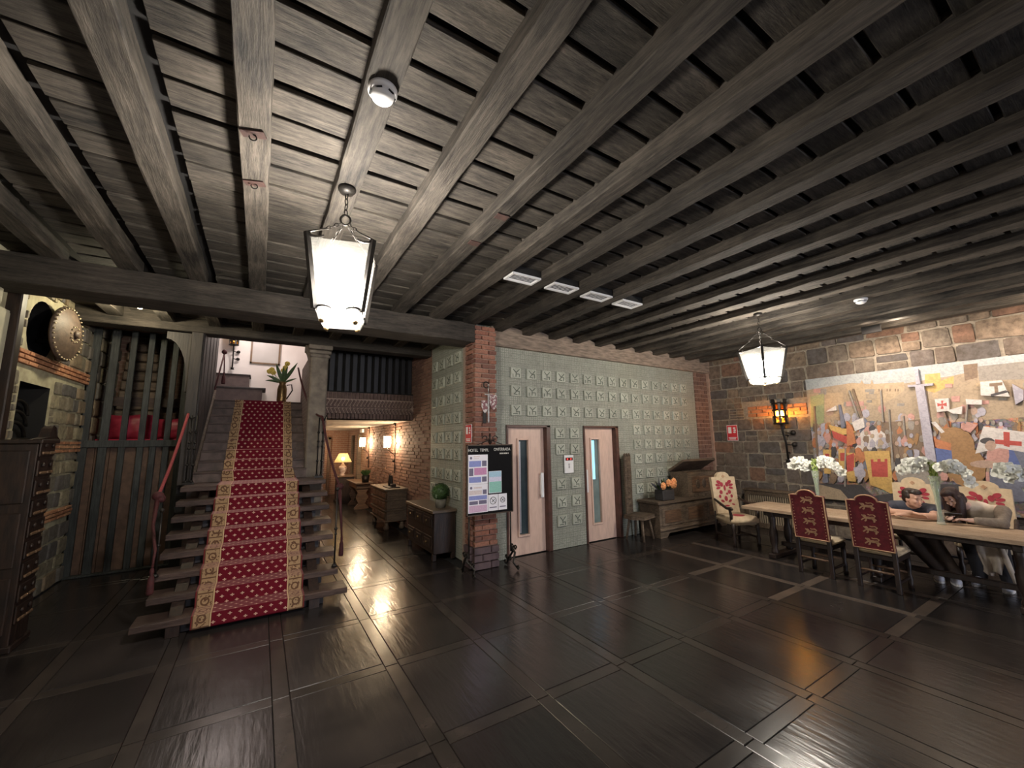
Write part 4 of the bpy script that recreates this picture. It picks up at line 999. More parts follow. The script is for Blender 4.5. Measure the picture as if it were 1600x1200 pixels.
def wall_lantern(loc, rz, label, s=1.0, mat=AMBERG, H_=.30, strength=None):
    L = thing('wall_lantern', label, 'wall lantern', loc, rz)
    # facing -y, wall at y = 0
    cyl = []
    r0, r1 = .115*s, .10*s
    n = 8
    mb = MB()
    for z in (.0, .115, .225, .34): mb.lathe([(r1+.012*s, z*s-.014*s), (r1+.02*s, z*s), (r1+.012*s, z*s+.014*s)], n, c=(0, -.20*s, 0))
    for k in range(n):
        a = 2*PI*(k+.5)/n; T = Matrix.Translation((0, -.20*s, .17*s)) @ Matrix.Rotation(a, 4, 'Z') @ Matrix.Translation((r1+.006*s, 0, 0)); mb.cbox((0, 0, 0), (.014*s, .035*s, .34*s), T)
    for k in range(n):
        a = 2*PI*(k+.5)/n; T = Matrix.Translation((0, -.20*s, .385*s)) @ Matrix.Rotation(a, 4, 'Z') @ Matrix.Translation((r1+.02*s, 0, 0)); mb.cbox((0, 0, 0), (.02*s, .05*s, .06*s), T)
    mb.build('cage', IRON, L)
    MB().lathe([(r1*.9, .0), (r1*.9, .33*s)], 16, c=(0, -.20*s, 0)).build('shade', AMBER, L, True)
    MB().ball((0, -.20*s, .15*s), .055*s, 12).build('bulb', mat, L, True)
    mb = MB(); mb.lathe([(.03*s, -.02*s), (.06*s, .0), (.09*s, .0)], 10, c=(0, -.20*s, 0)); mb.tube([(0, -.20*s, 0), (0, -.18*s, -.12*s), (0, -.10*s, -.32*s), (0, -.08*s, -.62*s)], .017*s, 8)
    mb.build('stem', IRON, L, True)
    for z in (-.16, -.36): MB().tube([(.0, -.09*s, z*s), (.09*s, -.07*s, z*s-.01), (.11*s, -.06*s, z*s)], .012*s, 6).ball((.11*s, -.06*s, z*s), .045*s, 8).build('scroll', IRON, L, True)
    for z in (-.2, -.5): MB().tube([(0, -.12*s if z > -.3 else -.09*s, z*s), (0, .0, z*s)], .012*s, 6).build('wall_arm', IRON, L, True)
    mb = MB(); mb.lathe([(.05*s, -.66*s), (.03*s, -.63*s), (.05*s, -.61*s)], 10, c=(0, -.08*s, 0)); mb.build('foot_cup', IRON, L, True)
    return L
wall_lantern((XW-.05, 3.82, 2.02), -PI/2, 'round iron wall lantern glowing amber beside the mural', 1.12, AMBERG)
wall_lantern((-.63, 10.58, 3.90), 0, 'black iron wall lantern on the white landing wall', .8, emit('dim_warm', (1, .8, .55), 8))
# ================================================================ CORRIDOR THINGS
def sconce(y, label):
    s = thing('wall_sconce', label, 'wall sconce', (XC-.022, y, 1.75), 0, 'glowing sconces on the corridor wall')
    MB().tube([(-.02, 0, -.70), (-.02, 0, .75)], .012, 6).build('rod', IRON, s, True)
    mb = MB(); mb.tube([(-.02, 0, -.30), (-.16, 0, -.18), (-.20, 0, -.14)], .009, 6)
    for z in (.42, -.42): mb.ball((-.05, .0, z), .03, 8)
    mb.build('bracket', IRON, s, True)
    MB().lathe([(.075, -.13), (.085, 0), (.08, .13)], 16, c=(-.20, 0, .02)).build('shade', SHADE, s, True)
    MB().ball((-.20, 0, .02), (.055, .055, .10), 12).build('bulb', WARM, s, True)
sconce(9.35, 'glowing cylindrical sconce on the corridor wall, nearer one')
sconce(12.0, 'glowing cylindrical sconce on the corridor wall, farther one')
def bx(par, name, a, b, mat, bev=.006): return MB().box(a, b).build(name, mat, par, False, bev)
# dark chest of drawers with topiary
ch = thing('dark_chest', 'dark carved chest of drawers against the green corridor wall', 'chest', (2.40, 6.48, 0), -PI/2)
# local: front faces -y (towards -x in the room), width along x
bx(ch, 'top', (-.66, -.17, .69), (.64, .225, .735), M('chest_top', (.13, .09, .06), (.07, .05, .035), 6, .35, .1, (1, 6, 1)))
bx(ch, 'body', (-.62, -.13, .10), (.60, .215, .69), DARKWOOD)
for k, x in enumerate((-.40, -.01, .38)):
    for z in (.47, .16):
        d = bx(ch, 'drawer', (x-.18, -.15, z), (x+.18, -.13, z+.19), DARKWOOD, .01)
        bx(d, 'carved_panel', (x-.13, -.162, z+.04), (x+.13, -.15, z+.15), DARKWOOD, .01)
        MB().ball((x, -.172, z+.095), .018, 8).build('knob', BRASS, d, True)
for x in (-.58, .56):
    for y in (-.11, .19): bx(ch, 'leg', (x-.03, y-.03, 0), (x+.03, y+.03, .10), DARKWOOD)
tp = thing('topiary_ball', 'round green topiary ball in a grey pot on the dark chest', 'plant', (2.46, 6.10, .735))
MB().lathe([(.075, 0), (.095, .13), (.085, .13)], 16).build('pot', M('grey_pot', (.16, .15, .12), rough=.7), tp, True)
mb = MB(); rnd = random.Random(3)
for k in range(420):
    v = Vector((rnd.gauss(0, 1), rnd.gauss(0, 1), rnd.gauss(0, 1))).normalized(); c = v*.13 + Vector((0, 0, .235)); u = v.orthogonal().normalized()*.016; q = v.cross(u)
    mb.add([c-u, c+q*.9, c+u, c-q*.9+v*.012], [(0, 1, 2, 3)])
mb.ball((0, 0, .235), .125, 16); mb.build('foliage', LEAF, tp)
# drawers cabinet
c2 = thing('drawer_cabinet', 'pale stepped chest of three drawers along the corridor wall', 'cabinet', (2.41, 9.0, 0), -PI/2)
bx(c2, 'top', (-.66, -.23, .775), (.64, .245, .81), OLDWOOD); bx(c2, 'body', (-.60, -.17, .20), (.60, .235, .775), OLDWOOD)
for z in (.20, .40, .60): 
    bx(c2, 'ledge', (-.63, -.215, z-.03), (.62, .235, z), OLDWOOD)
    d = bx(c2, 'drawer', (-.55, -.19, z+.02), (.55, -.17, z+.15), OLDWOOD, .01)
    for x in (-.4, -.14, .14, .4): bx(d, 'carved_panel', (x-.10, -.20, z+.04), (x+.10, -.19, z+.13), MIDWOOD, .01)
for x in (-.52, .50):
    for y in (-.14, .17): MB().lathe([(.045, 0), (.06, .05), (.035, .10), (.05, .17)], 10, c=(x, y, 0)).build('leg', OLDWOOD, c2, True)
bk = thing('desk_set', 'small dark bookend set on the pale drawer cabinet', 'ornament', (2.42, 8.75, .81))
bx(bk, 'tray', (-.12, -.22, 0), (.12, .25, .02), DARKWOOD)
for y in (.02, .16): MB().lathe([(.03, .02), (.035, .10), (.02, .22), (.008, .26)], 10, c=(0, y, 0)).build('bottle', IRON, bk, True)
bx(bk, 'block', (-.05, -.16, .02), (.05, -.06, .08), DARKWOOD)
# trestle table
t2_ = thing('trestle_table', 'small trestle table with cut-out legs in the corridor', 'table', (2.39, 12.0, 0), -PI/2)
bx(t2_, 'top', (-.70, -.20, .66), (.68, .25, .70), MIDWOOD); bx(t2_, 'apron', (-.55, -.15, .54), (.53, .20, .66), MIDWOOD)
for x in (-.45, .43):
    MB().prism([(-.17, 0), (.20, 0), (.20, .04), (.10, .14), (.17, .30), (.12, .42), (.2, .54), (-.17, .54), (-.09, .42), (-.14, .30), (-.07, .14), (-.17, .04)], x-.03, x+.03, 0).build('leg', MIDWOOD, t2_)
MB().tube([(-.45, 0, .10), (0, 0, .45), (.43, 0, .10)], .014, 6).build('iron_brace', IRON, t2_, True)
pp = thing('potted_plant', 'small green bushy plant in a dark pot on the trestle table', 'plant', (2.46, 11.45, .70))
MB().lathe([(.085, 0), (.11, .19), (.10, .19)], 14).build('pot', IRON, pp, True)
mb = MB()
for k in range(160):
    a = rnd.uniform(0, 2*PI); t = rnd.uniform(.1, 1); blade(mb, (.05*math.cos(a), .05*math.sin(a), .18), (t*math.cos(a)*.8, t*math.sin(a)*.8, 1), rnd.uniform(.08, .17), .012)
mb.build('foliage', LEAF, pp)
t3_ = thing('side_table', 'small dark side table under the lit lamp in the corridor', 'table', (2.22, 13.3, 0))
bx(t3_, 'top', (-.24, -.30, .74), (.30, .3, .78), MIDWOOD); bx(t3_, 'body', (-.20, -.26, .06), (.26, .26, .74), DARKWOOD)
bx(t3_, 'base', (-.22, -.28, 0), (.28, .28, .06), DARKWOOD)
tl = thing('table_lamp', 'lit table lamp with cream shade and pale ceramic base', 'lamp', (2.16, 13.2, .78))
MB().lathe([(.09, 0), (.09, .02), (.05, .04), (.10, .14), (.12, .22), (.10, .28), (.05, .30), (.055, .34), (.02, .36), (.02, .42)], 18).build('ceramic_base', M('pale_ceramic', (.55, .45, .40), (.3, .2, .17), 9, .3, 0), tl, True)
mb = MB(); n = 24; vs = []
for r, z in ((.25, .40), (.12, .66)):
    for j in range(n): vs.append((r*math.cos(2*PI*j/n), r*math.sin(2*PI*j/n), z))
mb.add(vs, [(j, (j+1) % n, n+(j+1) % n, n+j) for j in range(n)]); mb.build('shade', frosted('lamp_shade', (1, .80, .46), .85), tl, True)
MB().ball((0, 0, .50), .05, 10).build('bulb', emit('lamp_glow', (1, .76, .42), 26), tl, True)
em = thing('emergency_light', 'small pale emergency light high on the corridor wall', 'light fitting', (XC-.03, 13.0, 2.12))
bx(em, 'housing', (-.05, -.16, -.06), (.02, .16, .05), WHITE)
cb_ = thing('wall_bulb', 'small bright lamp at the far end of the corridor', 'lamp', (1.55, 15.25, 1.72))
MB().ball((0, -.06, 0), .05, 10).build('bulb', emit('far_glow', (1, .85, .6), 20), cb_, True); MB().tube([(0, .15, -.05), (0, -.05, -.05)], .012, 6).build('bracket', IRON, cb_)
# ================================================================ RIGHT: STOOL, CHEST, TRUNK, FLOWERS
cs = thing('tall_back_chair', 'narrow wooden chair with tall carved back beside the lift', 'chair', (5.82, 5.10, 0), .25)
bx(cs, 'backrest', (-.10, .16, .40), (.12, .20, 1.45), OLDWOOD, .008)
for k in range(7): MB().ball((.01, .158, .58+.12*k), (.06, .01, .045) if k != 3 else (.075, .012, .10), 8).build('carving', OLDWOOD, cs, True)
mb = MB()
for x in (-.07, .01, .09): mb.lathe([(.03, 1.44), (.025, 1.48), (.008, 1.50)], 8, c=(x, .18, 0))
mb.build('finials', OLDWOOD, cs, True)
MB().prism([(-.20, -.20), (.22, -.20), (.26, .02), (.20, .20), (-.18, .20), (-.24, .02)], .37, .42, 2).build('seat', OLDWOOD, cs, False, .01)
for x, y in ((-.15, -.14), (.17, -.14), (.15, .15), (-.14, .15)): MB().tube([(x*.8, y*.8, .38), (x*1.15, y*1.15, 0)], [.026, .02], 8).build('leg', OLDWOOD, cs, True)
wc_ = thing('wooden_chest', 'long carved wooden chest against the green tile wall', 'chest', (7.16, 5.10, 0))
bx(wc_, 'lid', (-1.09, -.24, .585), (1.06, .25, .635), OLDWOOD, .01); 
MB().prism([(-1.03, 0), (-.85, 0), (-.78, .07), (.78, .07), (.85, 0), (1.03, 0), (1.03, .585), (-1.03, .585)], -.20, .24).build('body', OLDWOOD, wc_)
for x in (-.68, 0, .68):
    f = bx(wc_, 'panel_frame', (x-.29, -.215, .20), (x+.29, -.20, .52), OLDWOOD, .008); bx(f, 'panel', (x-.23, -.225, .25), (x+.23, -.214, .47), MIDWOOD, .012)
bx(wc_, 'base_moulding', (-1.05, -.225, .12), (1.05, -.19, .16), OLDWOOD, .01)
tk = thing('wooden_coffer', 'small wooden coffer with its lid raised standing on the long chest', 'coffer', (7.52, 5.10, .636))
MB().box((-.50, -.19, 0), (.50, -.16, .46)).box((-.50, .16, 0), (.50, .19, .46)).box((-.50, -.16, 0), (-.47, .16, .46)).box((.47, -.16, 0), (.50, .16, .46)).box((-.47, -.16, 0), (.47, .16, .03)).build('body', OLDWOOD, tk)
T = Matrix.Translation((0, .18, .47)) @ Matrix.Rotation(-.55, 4, 'X')
MB().box((-.53, -.40, 0), (.53, .02, .05), T).build('lid', OLDWOOD, tk, False, .01)
bx(tk, 'carved_front', (-.38, -.205, .08), (.38, -.19, .38), MIDWOOD, .012)
for x in (-.2, 0, .2): MB().ball((x, -.205, .24), (.07, .012, .09), 8).build('carving', OLDWOOD, tk, True)
MB().tube([(.5+.03, 0, .30), (.5+.07, 0, .28), (.5+.07, 0, .20), (.5+.03, 0, .18)], .012, 6).build('handle', IRON, tk)
for k in range(8): MB().cbox((-.42+.12*k, -.20, .02), (.06, .02, .04)).build('base_scallop', OLDWOOD, tk)
bk = thing('flower_box', 'dark pot of orange roses and grey leaves on the long chest', 'flowers', (6.42, 5.00, .636))
bx(bk, 'pot', (-.15, -.10, 0), (.17, .10, .19), M('dark_pot', (.045, .04, .04), (.03, .028, .028), 20, .6, .2), .012)
GREYL = M('grey_leaf', (.10, .10, .12), (.05, .055, .06), 20, .6, .1)
for k in range(46):
    a = rnd.uniform(0, 2*PI); e = rnd.uniform(.1, 1.0); mb = MB(); blade(mb, (rnd.uniform(-.1, .1), rnd.uniform(-.05, .05), .18), (math.cos(a)*e*1.4, math.sin(a)*e*.6, .9), rnd.uniform(.12, .27), .024, .03); mb.build('leaf', GREYL if k % 3 else LEAF, bk)
ORA = M('orange_petal', (.72, .26, .10), (.78, .40, .16), 14, .6, 0)
for c in ((-.16, -.12, .27), (-.02, -.13, .32), (.14, -.12, .33), (.17, -.1, .27), (.06, -.15, .29)):
    mb = MB()
    for ring, r in ((7, .045), (5, .026)):
        for k in range(ring):
            a = k*2*PI/ring + ring; mb.ball((c[0]+r*math.cos(a), c[1]-(.02 if ring == 5 else 0), c[2]+r*math.sin(a)), (.028, .018, .028), 6)
    mb.ball((c[0], c[1]-.035, c[2]), .018, 6); mb.build('rose', ORA, bk, True)
# ================================================================ MURAL
mu = thing('mural', 'large painted mural of a medieval siege with knights, banners and a tall sword', 'mural', (XW-.055, 1.35, MUR[2]))
def mural_mat():
    m, nt, b = newmat('mural_crowd'); b.inputs['Roughness'].default_value = .55
    v = vec(nt, (1, 1, .8)); vo = nt.nodes.new('ShaderNodeTexVoronoi'); vo.inputs['Scale'].default_value = 9; nt.links.new(v, vo.inputs['Vector'])
    s = nt.nodes.new('ShaderNodeSeparateColor'); nt.links.new(vo.outputs['Color'], s.inputs[0])
    pal = [(.20, .15, .13), (.30, .22, .18), (.14, .13, .16), (.36, .25, .16), (.26, .24, .25), (.40, .19, .11), (.17, .12, .10), (.33, .30, .29), (.22, .20, .26)]
    c = ramp(nt, s.outputs[0], [(i/len(pal), q) for i, q in enumerate(pal)], True)
    v2 = nt.nodes.new('ShaderNodeTexVoronoi'); v2.inputs['Scale'].default_value = 34; nt.links.new(vec(nt), v2.inputs['Vector'])
    c = mixc(nt, .35, c, v2.outputs['Color'], 'SOFT_LIGHT'); c = mixc(nt, Ex(nt, v2.outputs['Distance']).gt(.62)*.5, c, (.07, .055, .05))
    nt.links.new(c, b.inputs['Base Color']); return m
def paint(name, c, k=.8):
    m, nt, b = newmat(name); b.inputs['Roughness'].default_value = .55
    v2 = nt.nodes.new('ShaderNodeTexVoronoi'); v2.inputs['Scale'].default_value = 38; nt.links.new(vec(nt), v2.inputs['Vector'])
    f = noise(nt, vec(nt), 12, 5); q = mixc(nt, f, c, tuple(x*k*.8 for x in c)); q = mixc(nt, Ex(nt, v2.outputs['Distance']).gt(.60)*.25, q, tuple(x*.35 for x in c))
    nt.links.new(q, b.inputs['Base Color']); return m
XM = XW - .055
bx(mu, 'panel', (0, MUR[0]-1.35, 0), (.035, MUR[1]-1.35, MUR[3]-MUR[2]), mural_mat(), 0)
PC_ = {k: paint('mural_'+k, c) for k, c in dict(sky=(.42, .45, .46), ochre=(.48, .36, .23), sand=(.40, .31, .215), brown=(.22, .15, .10), white=(.66, .62, .60), yellow=(.62, .40, .13), red=(.48, .075, .06), orange=(.50, .19, .08), blue=(.10, .14, .34), steel=(.42, .40, .47), dark=(.06, .055, .06), slate=(.17, .18, .24), horse=(.34, .19, .08), pinkc=(.55, .30, .26), stone=(.30, .27, .24), flesh=(.46, .32, .25), green=(.34, .36, .18)).items()}
lay = [0]
def mz(x, y): p = onX(1240+x/4, 460+y/4, XM-.004); return (p.y-1.35, p.z-MUR[2])
def patch(nm, colr, pts, pix=True):
    lay[0] += 1; d = .0008 + .00012*lay[0]
    q = [mz(*p) for p in pts] if pix else pts
    q = [(min(max(a, MUR[0]-1.35), MUR[1]-1.35), min(max(b, 0), MUR[3]-MUR[2])) for a, b in q]
    MB().prism(q, -d, .002, 0).build(nm, PC_[colr], mu)
yR = MUR[0]-1.35; yL = MUR[1]-1.35; zt = MUR[3]-MUR[2]
patch('sky', 'sky', [(yL, zt), (yL, zt-.22), (yL-.7, zt-.16), (yL-1.2, zt-.26), (yL-1.9, zt-.20), (yL-2.6, zt-.18), (yR, zt-.2), (yR, zt)], False)
patch('hillside', 'sand', [(yL, zt-.20), (yL, zt-.90), (yL-.9, zt-.82), (yL-1.6, zt-.90), (yR, zt-.75), (yR, zt-.18), (yL-2.5, zt-.10), (yL-1.9, zt-.20), (yL-1.2, zt-.26), (yL-.7, zt-.15)], False)
patch('castle_wall', 'ochre', [(yL-.02, zt-.28), (yL-.02, zt-.72), (yL-.55, zt-.72), (yL-.55, zt-.30)], False)
patch('castle_town', 'ochre', [(330, 640), (330, 560), (415, 555), (425, 535), (440, 560), (480, 560), (488, 530), (500, 560), (690, 548), (690, 600), (640, 640), (520, 700)])
patch('castle_town', 'yellow', [(820, 500), (915, 490), (920, 540), (1000, 510), (1000, 560), (880, 615), (820, 600)])
patch('palisade', 'brown', [(1060, 440), (1150, 430), (1150, 520), (1070, 540)]); patch('palisade', 'stone', [(1150, 450), (1440, 420), (1440, 530), (1160, 540)])
for k in range(9): patch('castle_window', 'brown', [(530+17*k, 590), (538+17*k, 590), (538+17*k, 606), (530+17*k, 606)]) if k % 3 != 2 else None
rdj = random.Random(77)
def disc(nm, colr, cx, cy_, rx, ry, n=14):
    jt = [rdj.uniform(.55, 1.3) if nm == 'soldier_body' else rdj.uniform(.92, 1.06) for k in range(n)]
    patch(nm, colr, [(cx+rx*jt[k]*math.cos(2*PI*k/n), cy_+ry*jt[k]*math.sin(2*PI*k/n)) for k in range(n)])
rm = random.Random(21)
for k in range(46):
    x = 120+rm.uniform(0, 1330); y = 585+rm.uniform(0, 130) - x*.03; wv, hv = rm.uniform(20, 60), rm.uniform(14, 34)
    patch('masonry_block', rm.choice(['ochre', 'sand', 'sand', 'stone', 'pinkc', 'horse']), [(x, y), (x+wv, y-2), (x+wv, y+hv), (x, y+hv)])
patch('hill_olive', 'green', [(105, 640), (190, 620), (190, 800), (110, 830)])
rm = random.Random(11)
for k in range(26):
    x = 150+rm.uniform(0, 1290); y = 745+rm.uniform(-30, 70); disc('soldier_head', rm.choice(['steel', 'flesh', 'stone', 'pinkc', 'steel']), x, y, 24, 27)
for k in range(16):
    x = 140+k*26*1.0; disc('soldier_body', rm.choice(['brown', 'steel', 'slate', 'orange', 'stone', 'red']), x, 880+rm.uniform(-40, 60), 34, 60)
patch('dark_host', 'brown', [(560, 800), (800, 780), (840, 1090), (620, 1160), (560, 1000)])
disc('horse_head', 'white', 490, 900, 90, 70); disc('horse_head', 'steel', 560, 930, 45, 40); disc('horse_head', 'white', 420, 930, 50, 60)
for row in range(5):
    for k in range(34):
        x = 135+k*40+rm.uniform(-14, 14); y = 800+row*75+rm.uniform(-16, 16)
        if 560 < x < 640 and row < 1: continue
        c1_ = rm.choice(['brown', 'stone', 'slate', 'horse', 'dark', 'orange', 'steel', 'sand', 'pinkc', 'brown'])
        disc('soldier_body', c1_, x, y+38, rm.uniform(16, 26), rm.uniform(26, 40), 8)
        if rm.random() < .6: disc('soldier_head', rm.choice(['flesh', 'steel', 'stone', 'sand']), x, y-4, 13, 15, 8)
patch('pennant', 'yellow', [(225, 815), (330, 840), (400, 860), (310, 880), (240, 850)]); patch('pennant', 'red', [(245, 850), (320, 880), (385, 900), (370, 950), (255, 895)]); patch('pennant', 'orange', [(335, 790), (375, 830), (395, 930), (340, 950)])
patch('pennant', 'white', [(370, 800), (440, 770), (450, 830), (390, 855)]); patch('pennant', 'white', [(205, 735), (270, 695), (275, 725)])
patch('blue_spire', 'slate', [(285, 690), (297, 690), (330, 830), (305, 840)])
for a in ((190, 970), (285, 965), (340, 990)):
    patch('tabard', 'yellow', [(a[0], a[1]), (a[0]+50, a[1]), (a[0]+48, a[1]+150), (a[0]+8, a[1]+150)]); patch('tabard_charge', 'red', [(a[0]+12, a[1]+25), (a[0]+40, a[1]+25), (a[0]+38, a[1]+75), (a[0]+14, a[1]+75)])
patch('red_tabard', 'red', [(335, 1010), (385, 990), (385, 1100), (340, 1110)]); disc('soldier_body', 'orange', 415, 1010, 34, 45); disc('soldier_body', 'steel', 420, 1110, 45, 70); patch('yellow_skirt', 'yellow', [(335, 1110), (385, 1100), (395, 1170), (345, 1165)])
patch('castle_banner', 'yellow', [(445, 980), (605, 978), (622, 1150), (625, 1250), (560, 1215), (485, 1190)]); patch('banner_castle', 'red', [(488, 1030), (505, 1030), (505, 1045), (530, 1045), (530, 1028), (550, 1028), (550, 1045), (575, 1045), (575, 1028), (592, 1028), (596, 1140), (497, 1138)])
patch('dark_ground', 'dark', [(130, 1180), (420, 1190), (500, 1260), (700, 1230), (860, 1180), (1240, 1200), (1240, 1330), (140, 1290)]); patch('rock_ground', 'stone', [(640, 1110), (840, 1090), (900, 1260), (700, 1290)]); patch('rock_ground', 'sand', [(135, 1180), (300, 1220), (360, 1290), (140, 1270)])
disc('brown_horse', 'horse', 1030, 960, 110, 120); disc('brown_horse', 'horse', 1090, 1080, 120, 130); disc('brown_horse', 'horse', 1000, 880, 85, 50)
patch('blue_tunic', 'blue', [(890, 960), (990, 955), (1000, 1060), (960, 1115), (905, 1090)]); patch('orange_sash', 'orange', [(880, 900), (990, 930), (990, 975), (900, 960)])
patch('blue_caparison', 'slate', [(1230, 1080), (1300, 960), (1440, 980), (1600, 1020), (1700, 1300), (1230, 1290)]); patch('blue_caparison', 'blue', [(1300, 950), (1360, 940), (1440, 1100), (1360, 1080)])
disc('knight_mail', 'pinkc', 1280, 1010, 75, 95); disc('knight_arm', 'flesh', 1200, 1060, 95, 24)
patch('cross_banner', 'white', [(1190, 825), (1440, 860), (1600, 880), (1600, 1040), (1440, 985), (1290, 960), (1140, 995)]); patch('banner_cross', 'red', [(1315, 858), (1355, 862), (1355, 955), (1318, 945)]); patch('banner_cross', 'red', [(1262, 905), (1430, 920), (1430, 948), (1265, 934)])
disc('knight_hair', 'dark', 1215, 915, 45, 20); disc('knight_head', 'flesh', 1235, 945, 36, 34)
patch('white_pennon', 'white', [(1170, 548), (1305, 537), (1355, 640), (1175, 632)]); patch('pennon_charge', 'brown', [(1228, 558), (1310, 550), (1310, 568), (1280, 572), (1285, 615), (1262, 617), (1258, 576), (1228, 576)]); patch('pennon_band', 'dark', [(1235, 625), (1330, 600), (1350, 612), (1240, 640)])
patch('white_flag', 'white', [(887, 655), (973, 650), (978, 728), (902, 736)])
for q in (((927, 665), (942, 665), (936, 690), (945, 715), (925, 717), (931, 692)), ((903, 680), (931, 687), (962, 676), (964, 700), (934, 694), (905, 702))): patch('flag_cross', 'red', list(q))
patch('white_flag', 'white', [(1080, 655), (1180, 660), (1180, 690), (1085, 688)]); patch('white_flag', 'white', [(960, 725), (1060, 700), (1055, 750), (1000, 745)]); patch('white_flag', 'steel', [(1370, 560), (1440, 600), (1440, 660), (1390, 690)])
patch('pink_shield', 'pinkc', [(1085, 795), (1155, 815), (1110, 865), (1070, 845)]); patch('spear_shield', 'white', [(865, 800), (890, 795), (950, 860), (930, 868)])
for a, b in (((350, 600), (410, 770)), ((375, 590), (430, 760)), ((600, 720), (625, 1060)), ((690, 760), (700, 880)), ((945, 735), (975, 830)), ((1090, 690), (1080, 800)), ((330, 960), (328, 1200)), ((135, 700), (165, 1160)), ((550, 600), (565, 800))):
    patch('spear', 'brown' if a[0] % 2 else 'stone', [(a[0]-4, a[1]), (a[0]+4, a[1]), (b[0]+5, b[1]), (b[0]-5, b[1])])
patch('sword_blade', 'steel', [(763, 565), (818, 562), (858, 800), (898, 1040), (838, 1062), (800, 800)]); patch('sword_guard', 'steel', [(718, 568), (876, 556), (876, 570), (720, 582)]); patch('sword_hilt', 'steel', [(764, 480), (782, 478), (798, 560), (770, 562)]); disc('sword_pommel', 'steel', 772, 478, 14, 12)
MB().box((-.01, MUR[0]-1.35, -.03), (.04, MUR[1]-1.35, 0)).build('lower_frame', IRON, mu)
# ================================================================ RADIATOR COVER
rc = thing('radiator_cover', 'wooden radiator cover with slatted front behind the long table', 'radiator cover', (XW-.17, 4.05, 0), -PI/2)
bx(rc, 'top', (-.62, -.13, .70), (.62, .10, .735), OLDWOOD); bx(rc, 'side', (-.60, -.10, 0), (-.54, .10, .70), OLDWOOD); bx(rc, 'side', (.54, -.10, 0), (.60, .10, .70), OLDWOOD)
bx(rc, 'rail', (-.54, -.11, .62), (.54, -.07, .70), OLDWOOD); bx(rc, 'rail', (-.54, -.11, .45), (.54, -.08, .48), OLDWOOD); bx(rc, 'plinth', (-.54, -.11, 0), (.54, -.07, .10), OLDWOOD)
RAD = M('radiator_cream', (.40, .33, .24), (.3, .25, .18), 9, .5, .1)
spn = MB().box((-.010, -.10, .10), (.010, -.08, .62)).mesh('spindle', RAD, False, .003)
for k in range(27): obj('spindle', spn, rc, (-.52+.04*k, 0, 0))
bx(rc, 'radiator', (-.5, -.02, .08), (.5, .07, .62), M('radiator_dark', (.09, .07, .05), rough=.6))
# ================================================================ LONG TABLE
TZ = .71
lt = thing('long_table', 'long pale wooden refectory table on dark turned legs before the mural', 'table', (6.80, 1.6, 0))
y0, y1 = -1.15, 1.98
for k in range(4):
    a = -.38 + .19*k
    MB().box((a+.001, y0, TZ-.045), (a+.189, y1, TZ)).build('plank', TABLEW, lt, False, .004)
MB().box((-.37, y1-.055, TZ-.052), (.37, y1+.012, TZ+.001)).build('breadboard_end', TABLEW, lt, False, .004)
bx(lt, 'apron', (-.26, y0+.1, TZ-.12), (-.22, y1-.25, TZ-.045), DARKWOOD); bx(lt, 'apron', (.22, y0+.1, TZ-.12), (.26, y1-.25, TZ-.045), DARKWOOD)
for y in (y1-.35, .45, -.7):
    for x in (-.22, .22):
        MB().lathe([(.045, 0), (.05, .06), (.03, .10), (.055, .20), (.06, .32), (.035, .42), (.045, .50), (.045, .60)], 14, c=(x, y, .03)).build('leg', DARKWOOD, lt, True)
    bx(lt, 'foot', (-.32, y-.05, 0), (.32, y+.05, .06), DARKWOOD); bx(lt, 'cross_bar', (-.28, y-.04, .58), (.28, y+.04, .66), DARKWOOD)
bx(lt, 'stretcher', (-.03, -.7, .14), (.03, y1-.35, .20), DARKWOOD)
# ================================================================ CHAIRS
def back_poly(wd, zb_, zt_, arch):
    pts = [(-wd, zb_), (wd, zb_), (wd, zt_)]
    pts += [(wd*.72, zt_+.005)]
    for k in range(9):
        a = k/8*PI; pts.append((wd*.55*math.cos(a), zt_+.005+arch*math.sin(a)))
    pts += [(-wd*.72, zt_+.005), (-wd, zt_)]
    return pts
def lion(mb, cx, cz, s, y):
    mb_ = []
    def el(x, z, rx, rz): mb.prism([(cx+s*(x+rx*math.cos(k*PI/6)), cz+s*(z+rz*math.sin(k*PI/6))) for k in range(12)], y, y+.003)
    def ln(pts, w0):
        for (a, b), (c, d) in zip(pts[:-1], pts[1:]):
            L = math.hypot(c-a, d-b); nx, nz = -(d-b)/L*w0, (c-a)/L*w0
            mb.prism([(cx+s*(a+nx), cz+s*(b+nz)), (cx+s*(a-nx), cz+s*(b-nz)), (cx+s*(c-nx), cz+s*(d-nz)), (cx+s*(c+nx), cz+s*(d+nz))], y, y+.003)
    el(-.05, .0, .55, .20); el(.50, .22, .24, .22); el(-.5, .02, .24, .22)
    ln([(.45, -.05), (.75, -.25), (.95, -.45)], .09); ln([(.3, -.1), (.35, -.45), (.55, -.55)], .09); ln([(-.45, -.1), (-.75, -.45), (-.55, -.6)], .10); ln([(-.6, 0), (-.95, -.3)], .09)
    ln([(-.6, .1), (-.9, .35), (-.6, .55), (-.15, .45), (.05, .55)], .07); ln([(.6, .3), (.85, .35)], .09)
